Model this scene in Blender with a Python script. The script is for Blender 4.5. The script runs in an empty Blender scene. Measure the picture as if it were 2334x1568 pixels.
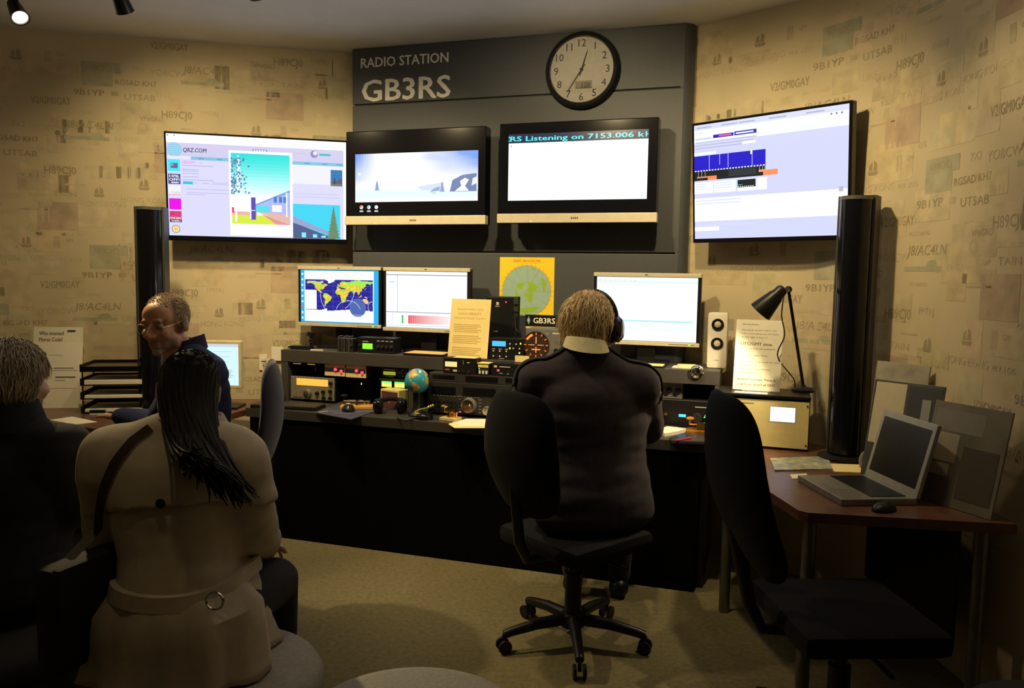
import bpy, bmesh, math, random
import numpy as np
from mathutils import Vector, Matrix, Quaternion, noise
random.seed(7)
R_ = math.radians
sc = bpy.context.scene
COL = sc.collection

# ------------------------------------------------------------------ camera
F, CX, CY = 1800., 1167., 784.
PITCH, ROLL, EYE = R_(5.0), R_(0.9), 1.52
_f = np.array([0, math.cos(PITCH), -math.sin(PITCH)]); _r = np.array([1., 0, 0]); _u = np.cross(_r, _f)
CR = _r*math.cos(ROLL) + _u*math.sin(ROLL); CU = -_r*math.sin(ROLL) + _u*math.cos(ROLL); CF = _f
cam_d = bpy.data.cameras.new('camera'); cam = bpy.data.objects.new('camera', cam_d); COL.objects.link(cam)
cam_d.sensor_fit = 'HORIZONTAL'; cam_d.sensor_width = 36; cam_d.lens = 36*F/2334.; cam_d.clip_start = .05
m = Matrix.Identity(4)
for i in range(3):
    m[i][0], m[i][1], m[i][2] = CR[i], CU[i], -CF[i]
m[2][3] = EYE
cam.matrix_world = m
sc.camera = cam
# ------------------------------------------------------------------ world, exposure
w = bpy.data.worlds.new('World'); sc.world = w; w.use_nodes = True
w.node_tree.nodes['Background'].inputs[0].default_value = (.9, .75, .5, 1)
w.node_tree.nodes['Background'].inputs[1].default_value = 0.0
vs = sc.view_settings; vs.view_transform = 'Standard'; vs.look = 'None'; vs.gamma = 1; vs.use_curve_mapping = False
vs.exposure = 0.0
WARM = (1.0, .77, .40)

# ------------------------------------------------------------------ pixel -> place
def ray(x, y): return CR*(x-CX)/F - CU*(y-CY)/F + CF
def PZ(x, y, z):
    d = ray(x, y); t = (z-EYE)/d[2]; return (d[0]*t, d[1]*t)
def PD(x, y, Y):
    d = ray(x, y); t = Y/d[1]; return Vector((d[0]*t, Y, EYE+d[2]*t))
class Frame:                       # a vertical plane: a = origin XY, e = along, n = towards the room
    def __init__(s, a, b):
        s.a = np.array(a, float); s.e = np.array(b, float)-s.a; s.e /= np.linalg.norm(s.e)
        s.n = np.array([s.e[1], -s.e[0]]); s.yaw = math.atan2(s.e[1], s.e[0])
    def P(s, x, y, n=0.):
        d = ray(x, y); c = s.a+s.n*n; t = (c@s.n)/(d[:2]@s.n); p = d*t
        return float((p[:2]-s.a)@s.e), float(p[2]+EYE)
    def Z(s, x, y, z):
        q = np.array(PZ(x, y, z))-s.a; return float(q@s.e), float(q@s.n)
    def W(s, u, n, z=0.):
        p = s.a+s.e*u+s.n*n; return Vector((p[0], p[1], z))
CEIL = 2.9
DK = Frame((-1.0198, 5.0410), (.9030, 4.4321))          # centre panel front plane
LW = Frame((-2.556, 4.790), (-1.059, 5.141))            # straight part of left wall
RW = Frame((1.003, 4.480), (1.413, 4.051))              # straight part of right wall
P, W = DK.P, DK.W
DESK, SHELF, TAB = .74, 1.05, .72

# ------------------------------------------------------------------ lights: the ceiling track
def track_spot(loc, target, power, angle=70, blend=1., col=WARM, size=.04):
    l = bpy.data.lights.new('track_light', 'SPOT'); l.energy = power; l.spot_size = R_(angle); l.spot_blend = blend
    l.color = col; l.shadow_soft_size = size
    o = bpy.data.objects.new('track_light', l); COL.objects.link(o); o.location = loc
    o.rotation_euler = (Vector(target)-Vector(loc)).to_track_quat('-Z', 'Y').to_euler()
    return o
TRACK_N, TRACK_Z = 1.44, 2.77
SPOTS = [  # u on the track, target, power, angle
    (-1.04, (-1.36, 3.2, 1.25), 180, 54),
    (-.41, (-1.75, 4.95, 1.35), 58, 128),
    (.32, (-.85, 4.95, 1.15), 115, 104),
    (.85, (-.08, 3.64, .8), 78, 58),
    (1.48, (.42, 4.6, 1.75), 72, 104),
    (2.11, (1.30, 4.05, 1.50), 80, 108),
    (2.74, (1.72, 2.85, 1.6), 12, 95),
]
def track_pos(u): return W(u, TRACK_N, TRACK_Z)
for u, tg, pw, an in SPOTS:
    p = track_pos(u); d = (Vector(tg)-p).normalized()
    track_spot(p+d*.10, tg, pw, an)

# ------------------------------------------------------------------ materials
MATS = {}
def mat(name, col=(.5, .5, .5), rough=.6, metal=0., emit=0., noise_amt=.12, noise_scale=30., bump=0., bump_scale=200., attr=False, spec=.5, alpha=None, trans=0., sheen=0., coat=0.):
    if name in MATS: return MATS[name]
    mt = bpy.data.materials.new(name); mt.use_nodes = True; nt = mt.node_tree; b = nt.nodes['Principled BSDF']
    b.inputs['Roughness'].default_value = rough; b.inputs['Metallic'].default_value = metal
    b.inputs['Specular IOR Level'].default_value = spec
    if trans: b.inputs['Transmission Weight'].default_value = trans
    if sheen: b.inputs['Sheen Weight'].default_value = sheen
    if coat: b.inputs['Coat Weight'].default_value = coat
    c4 = (*col, 1)
    tc = nt.nodes.new('ShaderNodeTexCoord')
    src = None
    if attr:
        a = nt.nodes.new('ShaderNodeAttribute'); a.attribute_name = 'Col'; src = a.outputs['Color']
    if noise_amt > 0 and not emit:
        nz = nt.nodes.new('ShaderNodeTexNoise'); nz.inputs['Scale'].default_value = noise_scale; nz.inputs['Detail'].default_value = 4
        nt.links.new(tc.outputs['Object'], nz.inputs['Vector'])
        mr = nt.nodes.new('ShaderNodeMapRange'); mr.inputs[1].default_value = .25; mr.inputs[2].default_value = .75
        mr.inputs[3].default_value = 1-noise_amt; mr.inputs[4].default_value = 1+noise_amt
        nt.links.new(nz.outputs['Fac'], mr.inputs[0])
        mx = nt.nodes.new('ShaderNodeVectorMath'); mx.operation = 'SCALE'
        if src is not None: nt.links.new(src, mx.inputs[0])
        else: mx.inputs[0].default_value = col
        nt.links.new(mr.outputs[0], mx.inputs['Scale']); src = mx.outputs[0]
    if src is not None: nt.links.new(src, b.inputs['Base Color'])
    else: b.inputs['Base Color'].default_value = c4
    if emit:
        b.inputs['Emission Strength'].default_value = emit
        if attr: nt.links.new(src, b.inputs['Emission Color']); nt.links.remove(b.inputs['Base Color'].links[0]); b.inputs['Base Color'].default_value = (.01, .01, .01, 1)
        else: b.inputs['Emission Color'].default_value = c4; b.inputs['Base Color'].default_value = (.02, .02, .02, 1)
    if bump:
        nb = nt.nodes.new('ShaderNodeTexNoise'); nb.inputs['Scale'].default_value = bump_scale; nb.inputs['Detail'].default_value = 3
        nt.links.new(tc.outputs['Object'], nb.inputs['Vector'])
        bp = nt.nodes.new('ShaderNodeBump'); bp.inputs['Strength'].default_value = bump; bp.inputs['Distance'].default_value = .004
        nt.links.new(nb.outputs['Fac'], bp.inputs['Height']); nt.links.new(bp.outputs[0], b.inputs['Normal'])
    MATS[name] = mt; return mt

M_PRINT = mat('print', attr=True, rough=.75, noise_amt=.05)
M_GLOW = mat('screen_glow', attr=True, rough=.25, emit=1.12)
M_LED = mat('led_glow', attr=True, rough=.3, emit=1.6)
M_BLACK = mat('black_plastic', (.010, .010, .011), .38, noise_amt=.2, spec=.3)
M_GLOSS = mat('gloss_black', (.006, .006, .009), .14, noise_amt=.1, spec=.3)
M_DARK = mat('dark_metal', (.03, .03, .032), .45, .3)
M_CHAR = mat('charcoal_laminate', (.060, .053, .047), .5, noise_amt=.15, noise_scale=60, bump=.05)
M_DESK = mat('dark_desk_laminate', (.050, .046, .040), .42, noise_amt=.2, noise_scale=80)
M_SILV = mat('silver_plastic', (.62, .56, .40), .4, noise_amt=.05)
M_GREYP = mat('grey_plastic', (.16, .155, .14), .5)
M_CHROME = mat('chrome', (.75, .73, .68), .18, 1.)
M_BRASS = mat('brass', (.85, .50, .12), .25, 1.)
M_WOOD = mat('brown_wood', (.14, .062, .036), .32, noise_amt=.3, noise_scale=14, bump=.03)
M_PINE = mat('pine_wood', (.75, .38, .07), .5, noise_amt=.15)
M_CREAM = mat('cream_metal', (.84, .72, .32), .45, noise_amt=.06)
M_PAPER = mat('paper', (.88, .83, .66), .8, noise_amt=.03)
M_WHITE = mat('white_plastic', (.85, .80, .66), .4, noise_amt=.03)
M_NAVYF = mat('navy_fabric', (.016, .018, .042), .85, noise_amt=.3, noise_scale=120, bump=.3, bump_scale=500, sheen=.4)
M_BLACKF = mat('black_fabric', (.006, .006, .009), .8, noise_amt=.3, noise_scale=120, bump=.3, bump_scale=500, sheen=.04, spec=.12)
M_POUF = mat('grey_upholstery', (.34, .32, .27), .8, noise_amt=.15, noise_scale=90, bump=.2, bump_scale=400)
M_DPOUF = mat('dark_upholstery', (.03, .029, .026), .8, noise_amt=.15, noise_scale=90)
M_STEEL = mat('steel_leg', (.22, .21, .19), .4, .8)

# ------------------------------------------------------------------ mesh builder
class MB:
    def __init__(s): s.v = []; s.f = []; s.m = []; s.c = []; s.cur = 0; s.col = (1, 1, 1)
    def add(s, verts, faces):
        o = len(s.v); s.v += [tuple(p) for p in verts]
        for f in faces: s.f.append(tuple(i+o for i in f)); s.m.append(s.cur); s.c.append(s.col)
        return s
    def box(s, x0, x1, y0, y1, z0, z1, bev=0., M=None):
        bm = bmesh.new(); bmesh.ops.create_cube(bm, size=1)
        for v in bm.verts: v.co = Vector(((x0+x1)/2+v.co.x*(x1-x0), (y0+y1)/2+v.co.y*(y1-y0), (z0+z1)/2+v.co.z*(z1-z0)))
        if bev: bmesh.ops.bevel(bm, geom=list(bm.edges), offset=bev, segments=2, profile=.6, affect='EDGES', clamp_overlap=True)
        if M is not None: bmesh.ops.transform(bm, matrix=M, verts=bm.verts)
        return s._bm(bm)
    def _bm(s, bm):
        bm.verts.index_update(); s.add([v.co[:] for v in bm.verts], [[v.index for v in f.verts] for f in bm.faces]); bm.free(); return s
    def tube(s, path, r, seg=10, cap=True):
        path = [Vector(p) for p in path]; n = len(path); rs = r if isinstance(r, (list, tuple)) else [r]*n
        vs_ = []; up = None
        for i, p in enumerate(path):
            t = (path[min(i+1, n-1)]-path[max(i-1, 0)]).normalized()
            if up is None or abs(up.dot(t)) > .99: up = Vector((0, 0, 1)) if abs(t.z) < .9 else Vector((1, 0, 0))
            a = t.cross(up).normalized(); b = a.cross(t).normalized(); up = b
            for k in range(seg):
                an = 2*math.pi*k/seg; vs_.append(p+(a*math.cos(an)+b*math.sin(an))*rs[i])
        fs = [(i*seg+k, i*seg+(k+1) % seg, (i+1)*seg+(k+1) % seg, (i+1)*seg+k) for i in range(n-1) for k in range(seg)]
        if cap: fs += [tuple(range(seg))[::-1], tuple((n-1)*seg+k for k in range(seg))]
        return s.add(vs_, fs)
    def cyl(s, p0, p1, r, r2=None, seg=20): return s.tube([p0, p1], [r, r if r2 is None else r2], seg)
    def lathe(s, prof, seg=32, M=None, axis='z'):
        vs_ = []; n = len(prof)
        for r, z in prof:
            for k in range(seg):
                a = 2*math.pi*k/seg; p = Vector((r*math.cos(a), r*math.sin(a), z))
                if axis == 'y': p = Vector((p.x, -p.z, p.y))
                vs_.append(M @ p if M is not None else p)
        fs = [(i*seg+k, i*seg+(k+1) % seg, (i+1)*seg+(k+1) % seg, (i+1)*seg+k) for i in range(n-1) for k in range(seg)]
        fs += [tuple(range(seg))[::-1], tuple((n-1)*seg+k for k in range(seg))]
        return s.add(vs_, fs)
    def ell(s, c, r, M=None, seg=24, rings=16):
        vs_ = []; fs = []
        for i in range(rings+1):
            th = math.pi*i/rings
            for k in range(seg):
                a = 2*math.pi*k/seg; p = Vector((c[0]+r[0]*math.sin(th)*math.cos(a), c[1]+r[1]*math.sin(th)*math.sin(a), c[2]+r[2]*math.cos(th)))
                vs_.append(M @ p if M is not None else p)
        fs = [(i*seg+k, (i+1)*seg+k, (i+1)*seg+(k+1) % seg, i*seg+(k+1) % seg) for i in range(rings) for k in range(seg)]
        return s.add(vs_, fs)
    def prism(s, pts, z0, z1):
        n = len(pts)
        return s.add([(x, y, z0) for x, y in pts]+[(x, y, z1) for x, y in pts],
                     [tuple(range(n))[::-1], tuple(range(n, 2*n))]+[(i, (i+1) % n, n+(i+1) % n, n+i) for i in range(n)])
    def mk(s, name, mats, parent=None, smooth=False, colors=False, fix=True):
        me = bpy.data.meshes.new(name); me.from_pydata(s.v, [], s.f)
        for mm in (mats if isinstance(mats, (list, tuple)) else [mats]): me.materials.append(mm)
        me.polygons.foreach_set('material_index', s.m)
        if smooth: me.polygons.foreach_set('use_smooth', [True]*len(s.f))
        if colors:
            at = me.color_attributes.new('Col', 'FLOAT_COLOR', 'CORNER'); buf = []
            for p in me.polygons: buf += [*s.c[p.index], 1.]*p.loop_total
            at.data.foreach_set('color', buf)
        elif fix:
            bm = bmesh.new(); bm.from_mesh(me); bmesh.ops.remove_doubles(bm, verts=bm.verts, dist=1e-6)
            bmesh.ops.recalc_face_normals(bm, faces=bm.faces); bm.to_mesh(me); bm.free()
        me.update()
        o = bpy.data.objects.new(name, me); COL.objects.link(o)
        if parent is not None: o.parent = parent
        if smooth and not colors:
            try: me.set_sharp_from_angle(angle=R_(42))
            except Exception: pass
        return o

def tag(o, label=None, cat=None, group=None, kind=None):
    if label: o['label'] = label
    if cat: o['category'] = cat
    if group: o['group'] = group
    if kind: o['kind'] = kind
    return o
def thing(name, label, cat, loc=(0, 0, 0), rz=0., group=None):
    o = bpy.data.objects.new(name, None); COL.objects.link(o); o.empty_display_size = .05
    o.location = loc; o.rotation_euler = (0, 0, rz); return tag(o, label, cat, group)
def bx(name, mt, parent, *a, bev=.002, **k): return MB().box(*a, bev=bev).mk(name, mt, parent, **k)
def copy_tree(o, parent=None):
    c = o.copy(); COL.objects.link(c); c.parent = parent
    for ch in [x for x in o.children]: copy_tree(ch, c)
    return c

# ------------------------------------------------------------------ lettering
_TX = {}
def text_geo(sx, bold=False):
    k = (sx, bold)
    if k not in _TX:
        cu = bpy.data.curves.new('t', 'FONT'); cu.body = sx; cu.size = 1.; cu.resolution_u = 2
        ob = bpy.data.objects.new('t', cu); me = bpy.data.meshes.new_from_object(ob)
        vs_ = [(v.co.x, v.co.y) for v in me.vertices]; fs = [tuple(p.vertices) for p in me.polygons]
        x0 = min((v[0] for v in vs_), default=0); x1 = max((v[0] for v in vs_), default=1)
        _TX[k] = ([((x-x0)/.73, y/.73) for x, y in vs_], fs, (x1-x0)/.73)
        bpy.data.objects.remove(ob); bpy.data.curves.remove(cu); bpy.data.meshes.remove(me)
    return _TX[k]
class Canvas:                       # flat print: x right, y up; every layer 0.3 mm further out
    def __init__(s): s.mb = MB(); s.lay = 0
    def poly(s, pts, col, lay=None):
        l = s.lay if lay is None else lay
        s.mb.col = col; s.mb.add([(x, y, l) for x, y in pts], [tuple(range(len(pts)))])
    def rect(s, x0, y0, x1, y1, col, lay=None): s.poly([(x0, y0), (x1, y0), (x1, y1), (x0, y1)], col, lay)
    def disc(s, x, y, r, col, lay=None, ry=None, n=24): s.poly([(x+r*math.cos(2*math.pi*i/n), y+(ry or r)*math.sin(2*math.pi*i/n)) for i in range(n)], col, lay)
    def line(s, pts, wd, col, lay=None):
        for (a, b), (c, d) in zip(pts, pts[1:]):
            L = math.hypot(c-a, d-b) or 1; nx, ny = -(d-b)/L*wd/2, (c-a)/L*wd/2
            s.poly([(a+nx, b+ny), (a-nx, b-ny), (c-nx, d-ny), (c+nx, d+ny)], col, lay)
    def text(s, t, x, y, h, col, lay=None, w=None, align='l', bold=False, slant=0.):
        vs_, fs, tw = text_geo(t); l = s.lay if lay is None else lay
        kx = h if w is None else w/tw
        ox = x-(tw*kx/2 if align == 'c' else tw*kx if align == 'r' else 0)
        s.mb.col = col
        for dx, dy, dl in (((-.028, 0, 0), (.028, 0, .05), (0, -.018, .1), (0, .018, .15)) if bold else ((0, 0, 0),)):
            s.mb.add([(ox+(a+dx)*kx+slant*b*h, y+(b+dy)*h, l+dl) for a, b in vs_], fs)
    def lines(s, x, y, wd, n, dy, h, col, lay=None, rag=.25):
        for i in range(n): s.rect(x, y-i*dy-h, x+wd*(1-random.random()*rag), y-i*dy, col, lay)
    def mk(s, name, fn, parent, mt):   # fn(x, y, layer) -> local point
        s.mb.v = [tuple(fn(*p)) for p in s.mb.v]
        return s.mb.mk(name, mt, parent, colors=True)
def front(y0, x0=0., z0=0., step=.0003): return lambda x, y, l: (x0+x, y0-.0004-l*step, z0+y)   # on a face looking to -y
def topside(z0, step=.0003): return lambda x, y, l: (x, y, z0+.0004+l*step)

# ------------------------------------------------------------------ geography for the maps
LAND = [
 [(-168,66),(-156,71),(-128,70),(-110,68),(-95,68),(-82,73),(-78,62),(-92,58),(-82,52),(-78,58),(-65,58),(-56,52),(-66,45),(-70,42),(-76,35),(-81,30),(-81,25),(-84,30),(-97,27),(-97,20),(-90,21),(-87,16),(-83,10),(-79,9),(-85,11),(-95,16),(-105,20),(-112,29),(-118,33),(-124,41),(-124,48),(-134,57),(-150,60),(-162,56),(-166,62)],
 [(-79,8),(-72,12),(-62,10),(-51,4),(-44,-2),(-35,-6),(-39,-15),(-41,-22),(-48,-27),(-54,-34),(-58,-38),(-65,-42),(-67,-50),(-69,-55),(-74,-50),(-73,-38),(-71,-25),(-70,-18),(-77,-12),(-81,-5)],
 [(-17,15),(-16,22),(-10,30),(-6,36),(10,37),(11,33),(20,32),(32,31),(36,23),(43,12),(51,12),(47,3),(40,-5),(40,-16),(35,-22),(32,-29),(25,-34),(18,-34),(13,-22),(12,-12),(9,-1),(9,4),(-2,5),(-8,4)],
 [(-9,37),(-9,43),(-1,44),(-4,48),(2,51),(8,54),(11,57),(8,58),(5,61),(14,68),(25,71),(40,67),(44,68),(60,69),(72,73),(90,75),(105,78),(115,74),(140,73),(160,70),(180,69),(178,64),(163,60),(156,52),(155,59),(142,59),(137,54),(141,48),(130,42),(127,35),(122,40),(119,35),(122,30),(117,23),(108,21),(109,12),(104,9),(100,13),(104,1),(99,8),(97,17),(91,22),(86,20),(80,14),(77,8),(73,18),(70,22),(61,25),(57,26),(51,29),(48,30),(56,25),(60,22),(53,16),(44,12),(38,22),(34,29),(36,36),(27,37),(26,40),(20,38),(19,42),(13,45),(18,40),(16,38),(12,42),(8,44),(3,42),(0,39),(-5,36)],
 [(114,-22),(114,-34),(124,-33),(132,-32),(138,-35),(147,-39),(152,-33),(153,-25),(146,-18),(142,-11),(140,-17),(136,-12),(130,-12),(122,-18)],
 [(-55,60),(-45,60),(-22,70),(-18,80),(-35,83),(-60,81),(-70,77),(-54,70)],
 [(-5,50),(1,51),(0,54),(-2,58),(-6,58),(-4,54)], [(130,31),(140,35),(142,42),(138,37)], [(44,-25),(50,-15),(47,-25)],
 [(96,5),(106,-6),(115,-8),(104,-3)], [(109,1),(117,6),(117,-3),(110,-3)], [(132,-2),(141,-3),(150,-10),(138,-8)],
 [(167,-46),(173,-41),(178,-38),(174,-36),(172,-43)], [(-24,66),(-14,65),(-19,63)],
 [(-180,-72),(-100,-73),(-60,-64),(-60,-76),(-20,-73),(50,-67),(110,-66),(165,-71),(180,-72),(180,-90),(-180,-90)]]
def is_land(lo, la):
    for k, pg in enumerate(LAND):
        ins = False; j = len(pg)-1
        for i in range(len(pg)):
            xi, yi = pg[i]; xj, yj = pg[j]
            if (yi > la) != (yj > la) and lo < (xj-xi)*(la-yi)/(yj-yi)+xi: ins = not ins
            j = i
        if ins: return k+1
    return 0

# ================================================================== THE ROOM
def smooth_path(pts, n=10):
    out = []; q = [Vector((*p, 0)) for p in pts]
    for i in range(len(q)-1):
        p0, p1, p2, p3 = q[max(i-1, 0)], q[i], q[i+1], q[min(i+2, len(q)-1)]
        for k in range(n):
            t = k/n; out.append(.5*((2*p1)+(p2-p0)*t+(2*p0-5*p1+4*p2-p3)*t*t+(3*p1-p0-3*p2+p3)*t**3))
    return out+[q[-1]]
def sm3(q, n=8):
    out = []
    for i in range(len(q)-1):
        p0, p1, p2, p3 = q[max(i-1, 0)], q[i], q[i+1], q[min(i+2, len(q)-1)]
        for k in range(n): t = k/n; out.append(.5*((2*p1)+(p2-p0)*t+(2*p0-5*p1+4*p2-p3)*t*t+(3*p1-p0-3*p2+p3)*t**3))
    return out+[q[-1]]
class Wall:                         # a wall that follows a curve in plan; s = metres along it
    def __init__(s, pts, side):
        s.p = smooth_path(pts); s.side = side; s.d = [0.]
        for a, b in zip(s.p, s.p[1:]): s.d.append(s.d[-1]+(b-a).length)
        s.L = s.d[-1]
    def at(s, t, off=0.):
        t = min(max(t, 0), s.L-1e-6); i = max(k for k in range(len(s.d)-1) if s.d[k] <= t) if t > 0 else 0
        f = (t-s.d[i])/(s.d[i+1]-s.d[i]); a, b = s.p[i], s.p[i+1]; e = (b-a).normalized(); n = Vector((e.y, -e.x, 0))*s.side
        return a.lerp(b, f)+n*off
    def mk(s, name, mt, th=.12):
        mb = MB(); N = len(s.p)
        def nrm(i):
            e = (s.p[min(i+1, N-1)]-s.p[max(i-1, 0)]).normalized(); return Vector((e.y, -e.x, 0))*s.side
        for i in range(N):
            a = s.p[i]; b = a-nrm(i)*th
            mb.v += [(a.x, a.y, 0), (a.x, a.y, CEIL), (b.x, b.y, CEIL), (b.x, b.y, 0)]
        for i in range(N-1):
            for k in range(4): mb.f.append((i*4+k, i*4+(k+1) % 4, i*4+4+(k+1) % 4, i*4+4+k))
        mb.f += [(0, 1, 2, 3), tuple((N-1)*4+k for k in (3, 2, 1, 0))]; mb.m = [0]*len(mb.f); mb.c = [(1, 1, 1)]*len(mb.f)
        o = mb.mk(name, mt, smooth=True); return tag(o, kind='structure')
M_WALL = mat('wallpaper', (.60, .50, .315), .8, noise_amt=.10, noise_scale=3.2)
M_PLAIN = mat('plain_wall', (.30, .26, .18), .85, noise_amt=.08, noise_scale=3)
M_CEIL = mat('ceiling_paint', (.82, .83, .86), .9, noise_amt=.04, noise_scale=5)
M_CARP = mat('carpet', (.185, .155, .075), .95, noise_amt=.25, noise_scale=45, bump=.5, bump_scale=350)
M_PANEL = mat('grey_panel', (.066, .072, .080), .55, noise_amt=.06, noise_scale=40)

wl = Wall([(-3.65, -1.98), (-3.65, 1.5), (-3.66, 3.0), (-3.58, 3.9), (-3.32, 4.42), (-2.95, 4.68), (-2.556, 4.79), (-2.0, 4.92), (-1.059, 5.141), (-.90, 5.178)], 1)
wr = Wall([(.80, 4.694), (1.003, 4.48), (1.413, 4.051), (1.56, 3.85), (1.665, 3.58), (1.725, 3.2), (1.745, 2.7), (1.745, 2.0), (1.74, 1.0), (1.74, -1.98)], 1)
wall_left = wl.mk('wall_left', M_WALL); wall_right = wr.mk('wall_right', M_WALL)
tag(bx('wall_back', M_PLAIN, None, -3.8, 1.9, -2.12, -2.0, 0, CEIL, bev=0), kind='structure')
tag(bx('floor', M_CARP, None, -3.9, 2.0, -2.2, 5.5, -.1, 0, bev=0), kind='structure')
tag(bx('ceiling', M_CEIL, None, -3.9, 2.0, -2.2, 5.5, CEIL, CEIL+.1, bev=0), kind='structure')

# the printed wallpaper: contact cards, call signs and little ships, repeating
TXC = (.37, .30, .175); TXL = (.49, .405, .25); GRN = (.43, .40, .265); RED = (.50, .375, .25); PAL = (.54, .445, .285); OLI = (.44, .40, .22)
def ship(c, x, y, s, col):
    c.poly([(x-s, y), (x+s, y), (x+.7*s, y-.5*s), (x-.7*s, y-.5*s)], col); c.poly([(x-.8*s, y+.1*s), (x-.1*s, y+.1*s), (x-.2*s, y+1.3*s), (x-.7*s, y+.9*s)], col)
    c.poly([(x+.0*s, y+.1*s), (x+.75*s, y+.1*s), (x+.7*s, y+1.1*s), (x+.15*s, y+1.5*s)], col)
def wrect(c, x0, y0, x1, y1, col, lay):
    n = max(1, math.ceil((x1-x0)/.035))
    for i in range(n): c.rect(x0+(x1-x0)*i/n, y0, x0+(x1-x0)*(i+1)/n, y1, col, lay)
def tile(c, X, Y, rnd):
    k = .0026
    def q(px, py): return X+(px-450)*k, Y-(py-250)*k
    def T(t, px, py, h, col, **kw): x, y = q(px, py); c.text(t, x, y, h*k, col, **kw)
    def B(px, py, w_, h_, col, lay=0): x, y = q(px, py); wrect(c, x, y-h_*k, x+w_*k, y, col, lay)
    c.lay = 1
    T('J8/AC4LN', 410, 258, 17, TXC, slant=.15); B(405, 276, 95, 8, GRN); x, y = q(470, 272); c.poly([(x-.03, y-.01), (x+.05, y-.01), (x+.03, y+.016), (x-.01, y+.012)], GRN)
    T('V2/GM0GAY', 340, 208, 17, TXC, bold=True, w=82*k); T('YO8CW', 338, 268, 15, TXL)
    B(193, 246, 82, 24, (.40, .375, .25)); B(193, 270, 66, 30, GRN); T('VP8DCJ', 203, 265, 12, TXC, lay=2)
    T('HONG KONG', 12, 284, 13, TXL, w=104*k); x, y = q(62, 248); ship(c, x, y, 13*k, TXC); T('M.V. LOG', 125, 284, 9, TXL)
    T('9B1YP', 176, 322, 14, TXC, bold=True, w=64*k); B(254, 310, 16, 10, TXL); T('UT5AB', 283, 327, 14, TXC, w=66*k)
    T('RG5AD KH7', 264, 294, 12, TXC, bold=True, w=88*k); B(86, 150, 86, 64, RED); B(50, 80, 66, 46, PAL)
    T('H89CJ0', 614, 225, 18, TXC, bold=True, w=66*k); T('VP6GRD', 566, 234, 10, TXC, bold=True); x, y = q(573, 249); c.disc(x, y, 11*k, TXL); c.disc(x, y, 6*k, PAL, 2)
    T('TAIN', 630, 276, 12, TXL, w=50*k); x, y = q(727, 268); ship(c, x, y, 12*k, TXC); T('HONG KONG', 686, 296, 13, TXL, w=98*k)
    T('EA/G3W', 512, 284, 11, TXL); T('K2DP', 582, 276, 10, TXL); B(590, 282, 38, 18, PAL); T('GB2', 596, 297, 10, TXL, lay=2)
    T('MULTI BAND', 410, 226, 7, PAL); T('FM7AJ', 700, 214, 11, TXL); B(655, 246, 44, 4, PAL); T('OX3C', 590, 262, 9, OLI); T('7X2', 300, 262, 12, TXL)
    T('GM', 143, 240, 8, TXC); B(118, 228, 14, 26, TXL); T('QSL', 170, 224, 10, PAL); T('UR5', 536, 224, 14, PAL); T('VE7NW', 520, 318, 9, TXL); T('SM5', 640, 318, 14, OLI); T('TO RADIO', 420, 308, 7, PAL); B(560, 305, 60, 3, TXL); T('9H1', 348, 318, 16, PAL)
def wallpaper(wall, s0, s1, zlo, zhi, phase, name):
    c = Canvas(); rnd = random.Random(3); TW, TH = 1.98, .36
    col = 0; x = s0-phase
    r = 0; y = zhi+.2
    while y > zlo-.3:
        xx = s0-phase-(r*.655) % TW
        while xx < s1+1:
            tile(c, xx+1.13, y, rnd); xx += TW
        y -= TH; r += 1
    # faint card outlines beneath
    for i in range(150):
        a = s0+rnd.random()*(s1-s0); b = zlo+rnd.random()*(zhi-zlo); wrect(c, a, b, a+.1+rnd.random()*.2, b+.06+rnd.random()*.12, (.585+rnd.random()*.05-.02, .487+rnd.random()*.03-.015, .300+rnd.random()*.03-.015), -1)
    # drop faces that leave the wall
    v, f, cc = c.mb.v, [], []
    for fa, co in zip(c.mb.f, c.mb.c):
        if all(s0 <= v[i][0] <= s1 and zlo <= v[i][1] <= zhi for i in fa): f.append(fa); cc.append(co)
    used = sorted({i for fa in f for i in fa}); mp = {a: b for b, a in enumerate(used)}
    mb = MB(); mb.f = [tuple(mp[i] for i in fa) for fa in f]; mb.c = cc; mb.m = [0]*len(f)
    for i in used:
        x, y, l = v[i]; p = wall.at(x, .0007+.0001*l); mb.v.append((p.x, p.y, y))
    return mb
def wp_mk(wall, wobj, s0, s1, zlo, phase):
    mb = wallpaper(wall, s0, s1, zlo, CEIL-.01, phase, 'x')
    o = mb.mk('wallpaper_print', mat('wallpaper_ink', attr=True, rough=.8, noise_amt=.18, noise_scale=14), wobj, colors=True)
    o['kind'] = 'stuff'; return o
def s_of(wall, x, y): return min(range(len(wall.p)), key=lambda i: (wall.p[i].x-x)**2+(wall.p[i].y-y)**2)
sl = wl.d[s_of(wl, -3.58, 3.9)]
wp_mk(wl, wall_left, sl, wl.L-.12, .55, .35)
wp_mk(wr, wall_right, .12, wr.d[s_of(wr, 1.745, 1.6)], .55, .9)

# the centre panel: three grey boards with open joints
PU1 = 2.035
wc = thing('wall_centre', None, None, W(0, 0, 0), DK.yaw); wc['kind'] = 'structure'
Z1, Z2 = 1.654, 2.559
bx('panel_frame', mat('panel_shadow_gap', (.02, .02, .018), .8), wc, .01, PU1-.01, .012, .10, 0, CEIL-.002)
for z0, z1 in ((.0, Z1-.004), (Z1+.004, Z2-.004), (Z2+.004, CEIL-.003)):
    MB().box(0, PU1, 0, .06, z0, z1, bev=.004).mk('panel_board', M_PANEL, wc)
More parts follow.
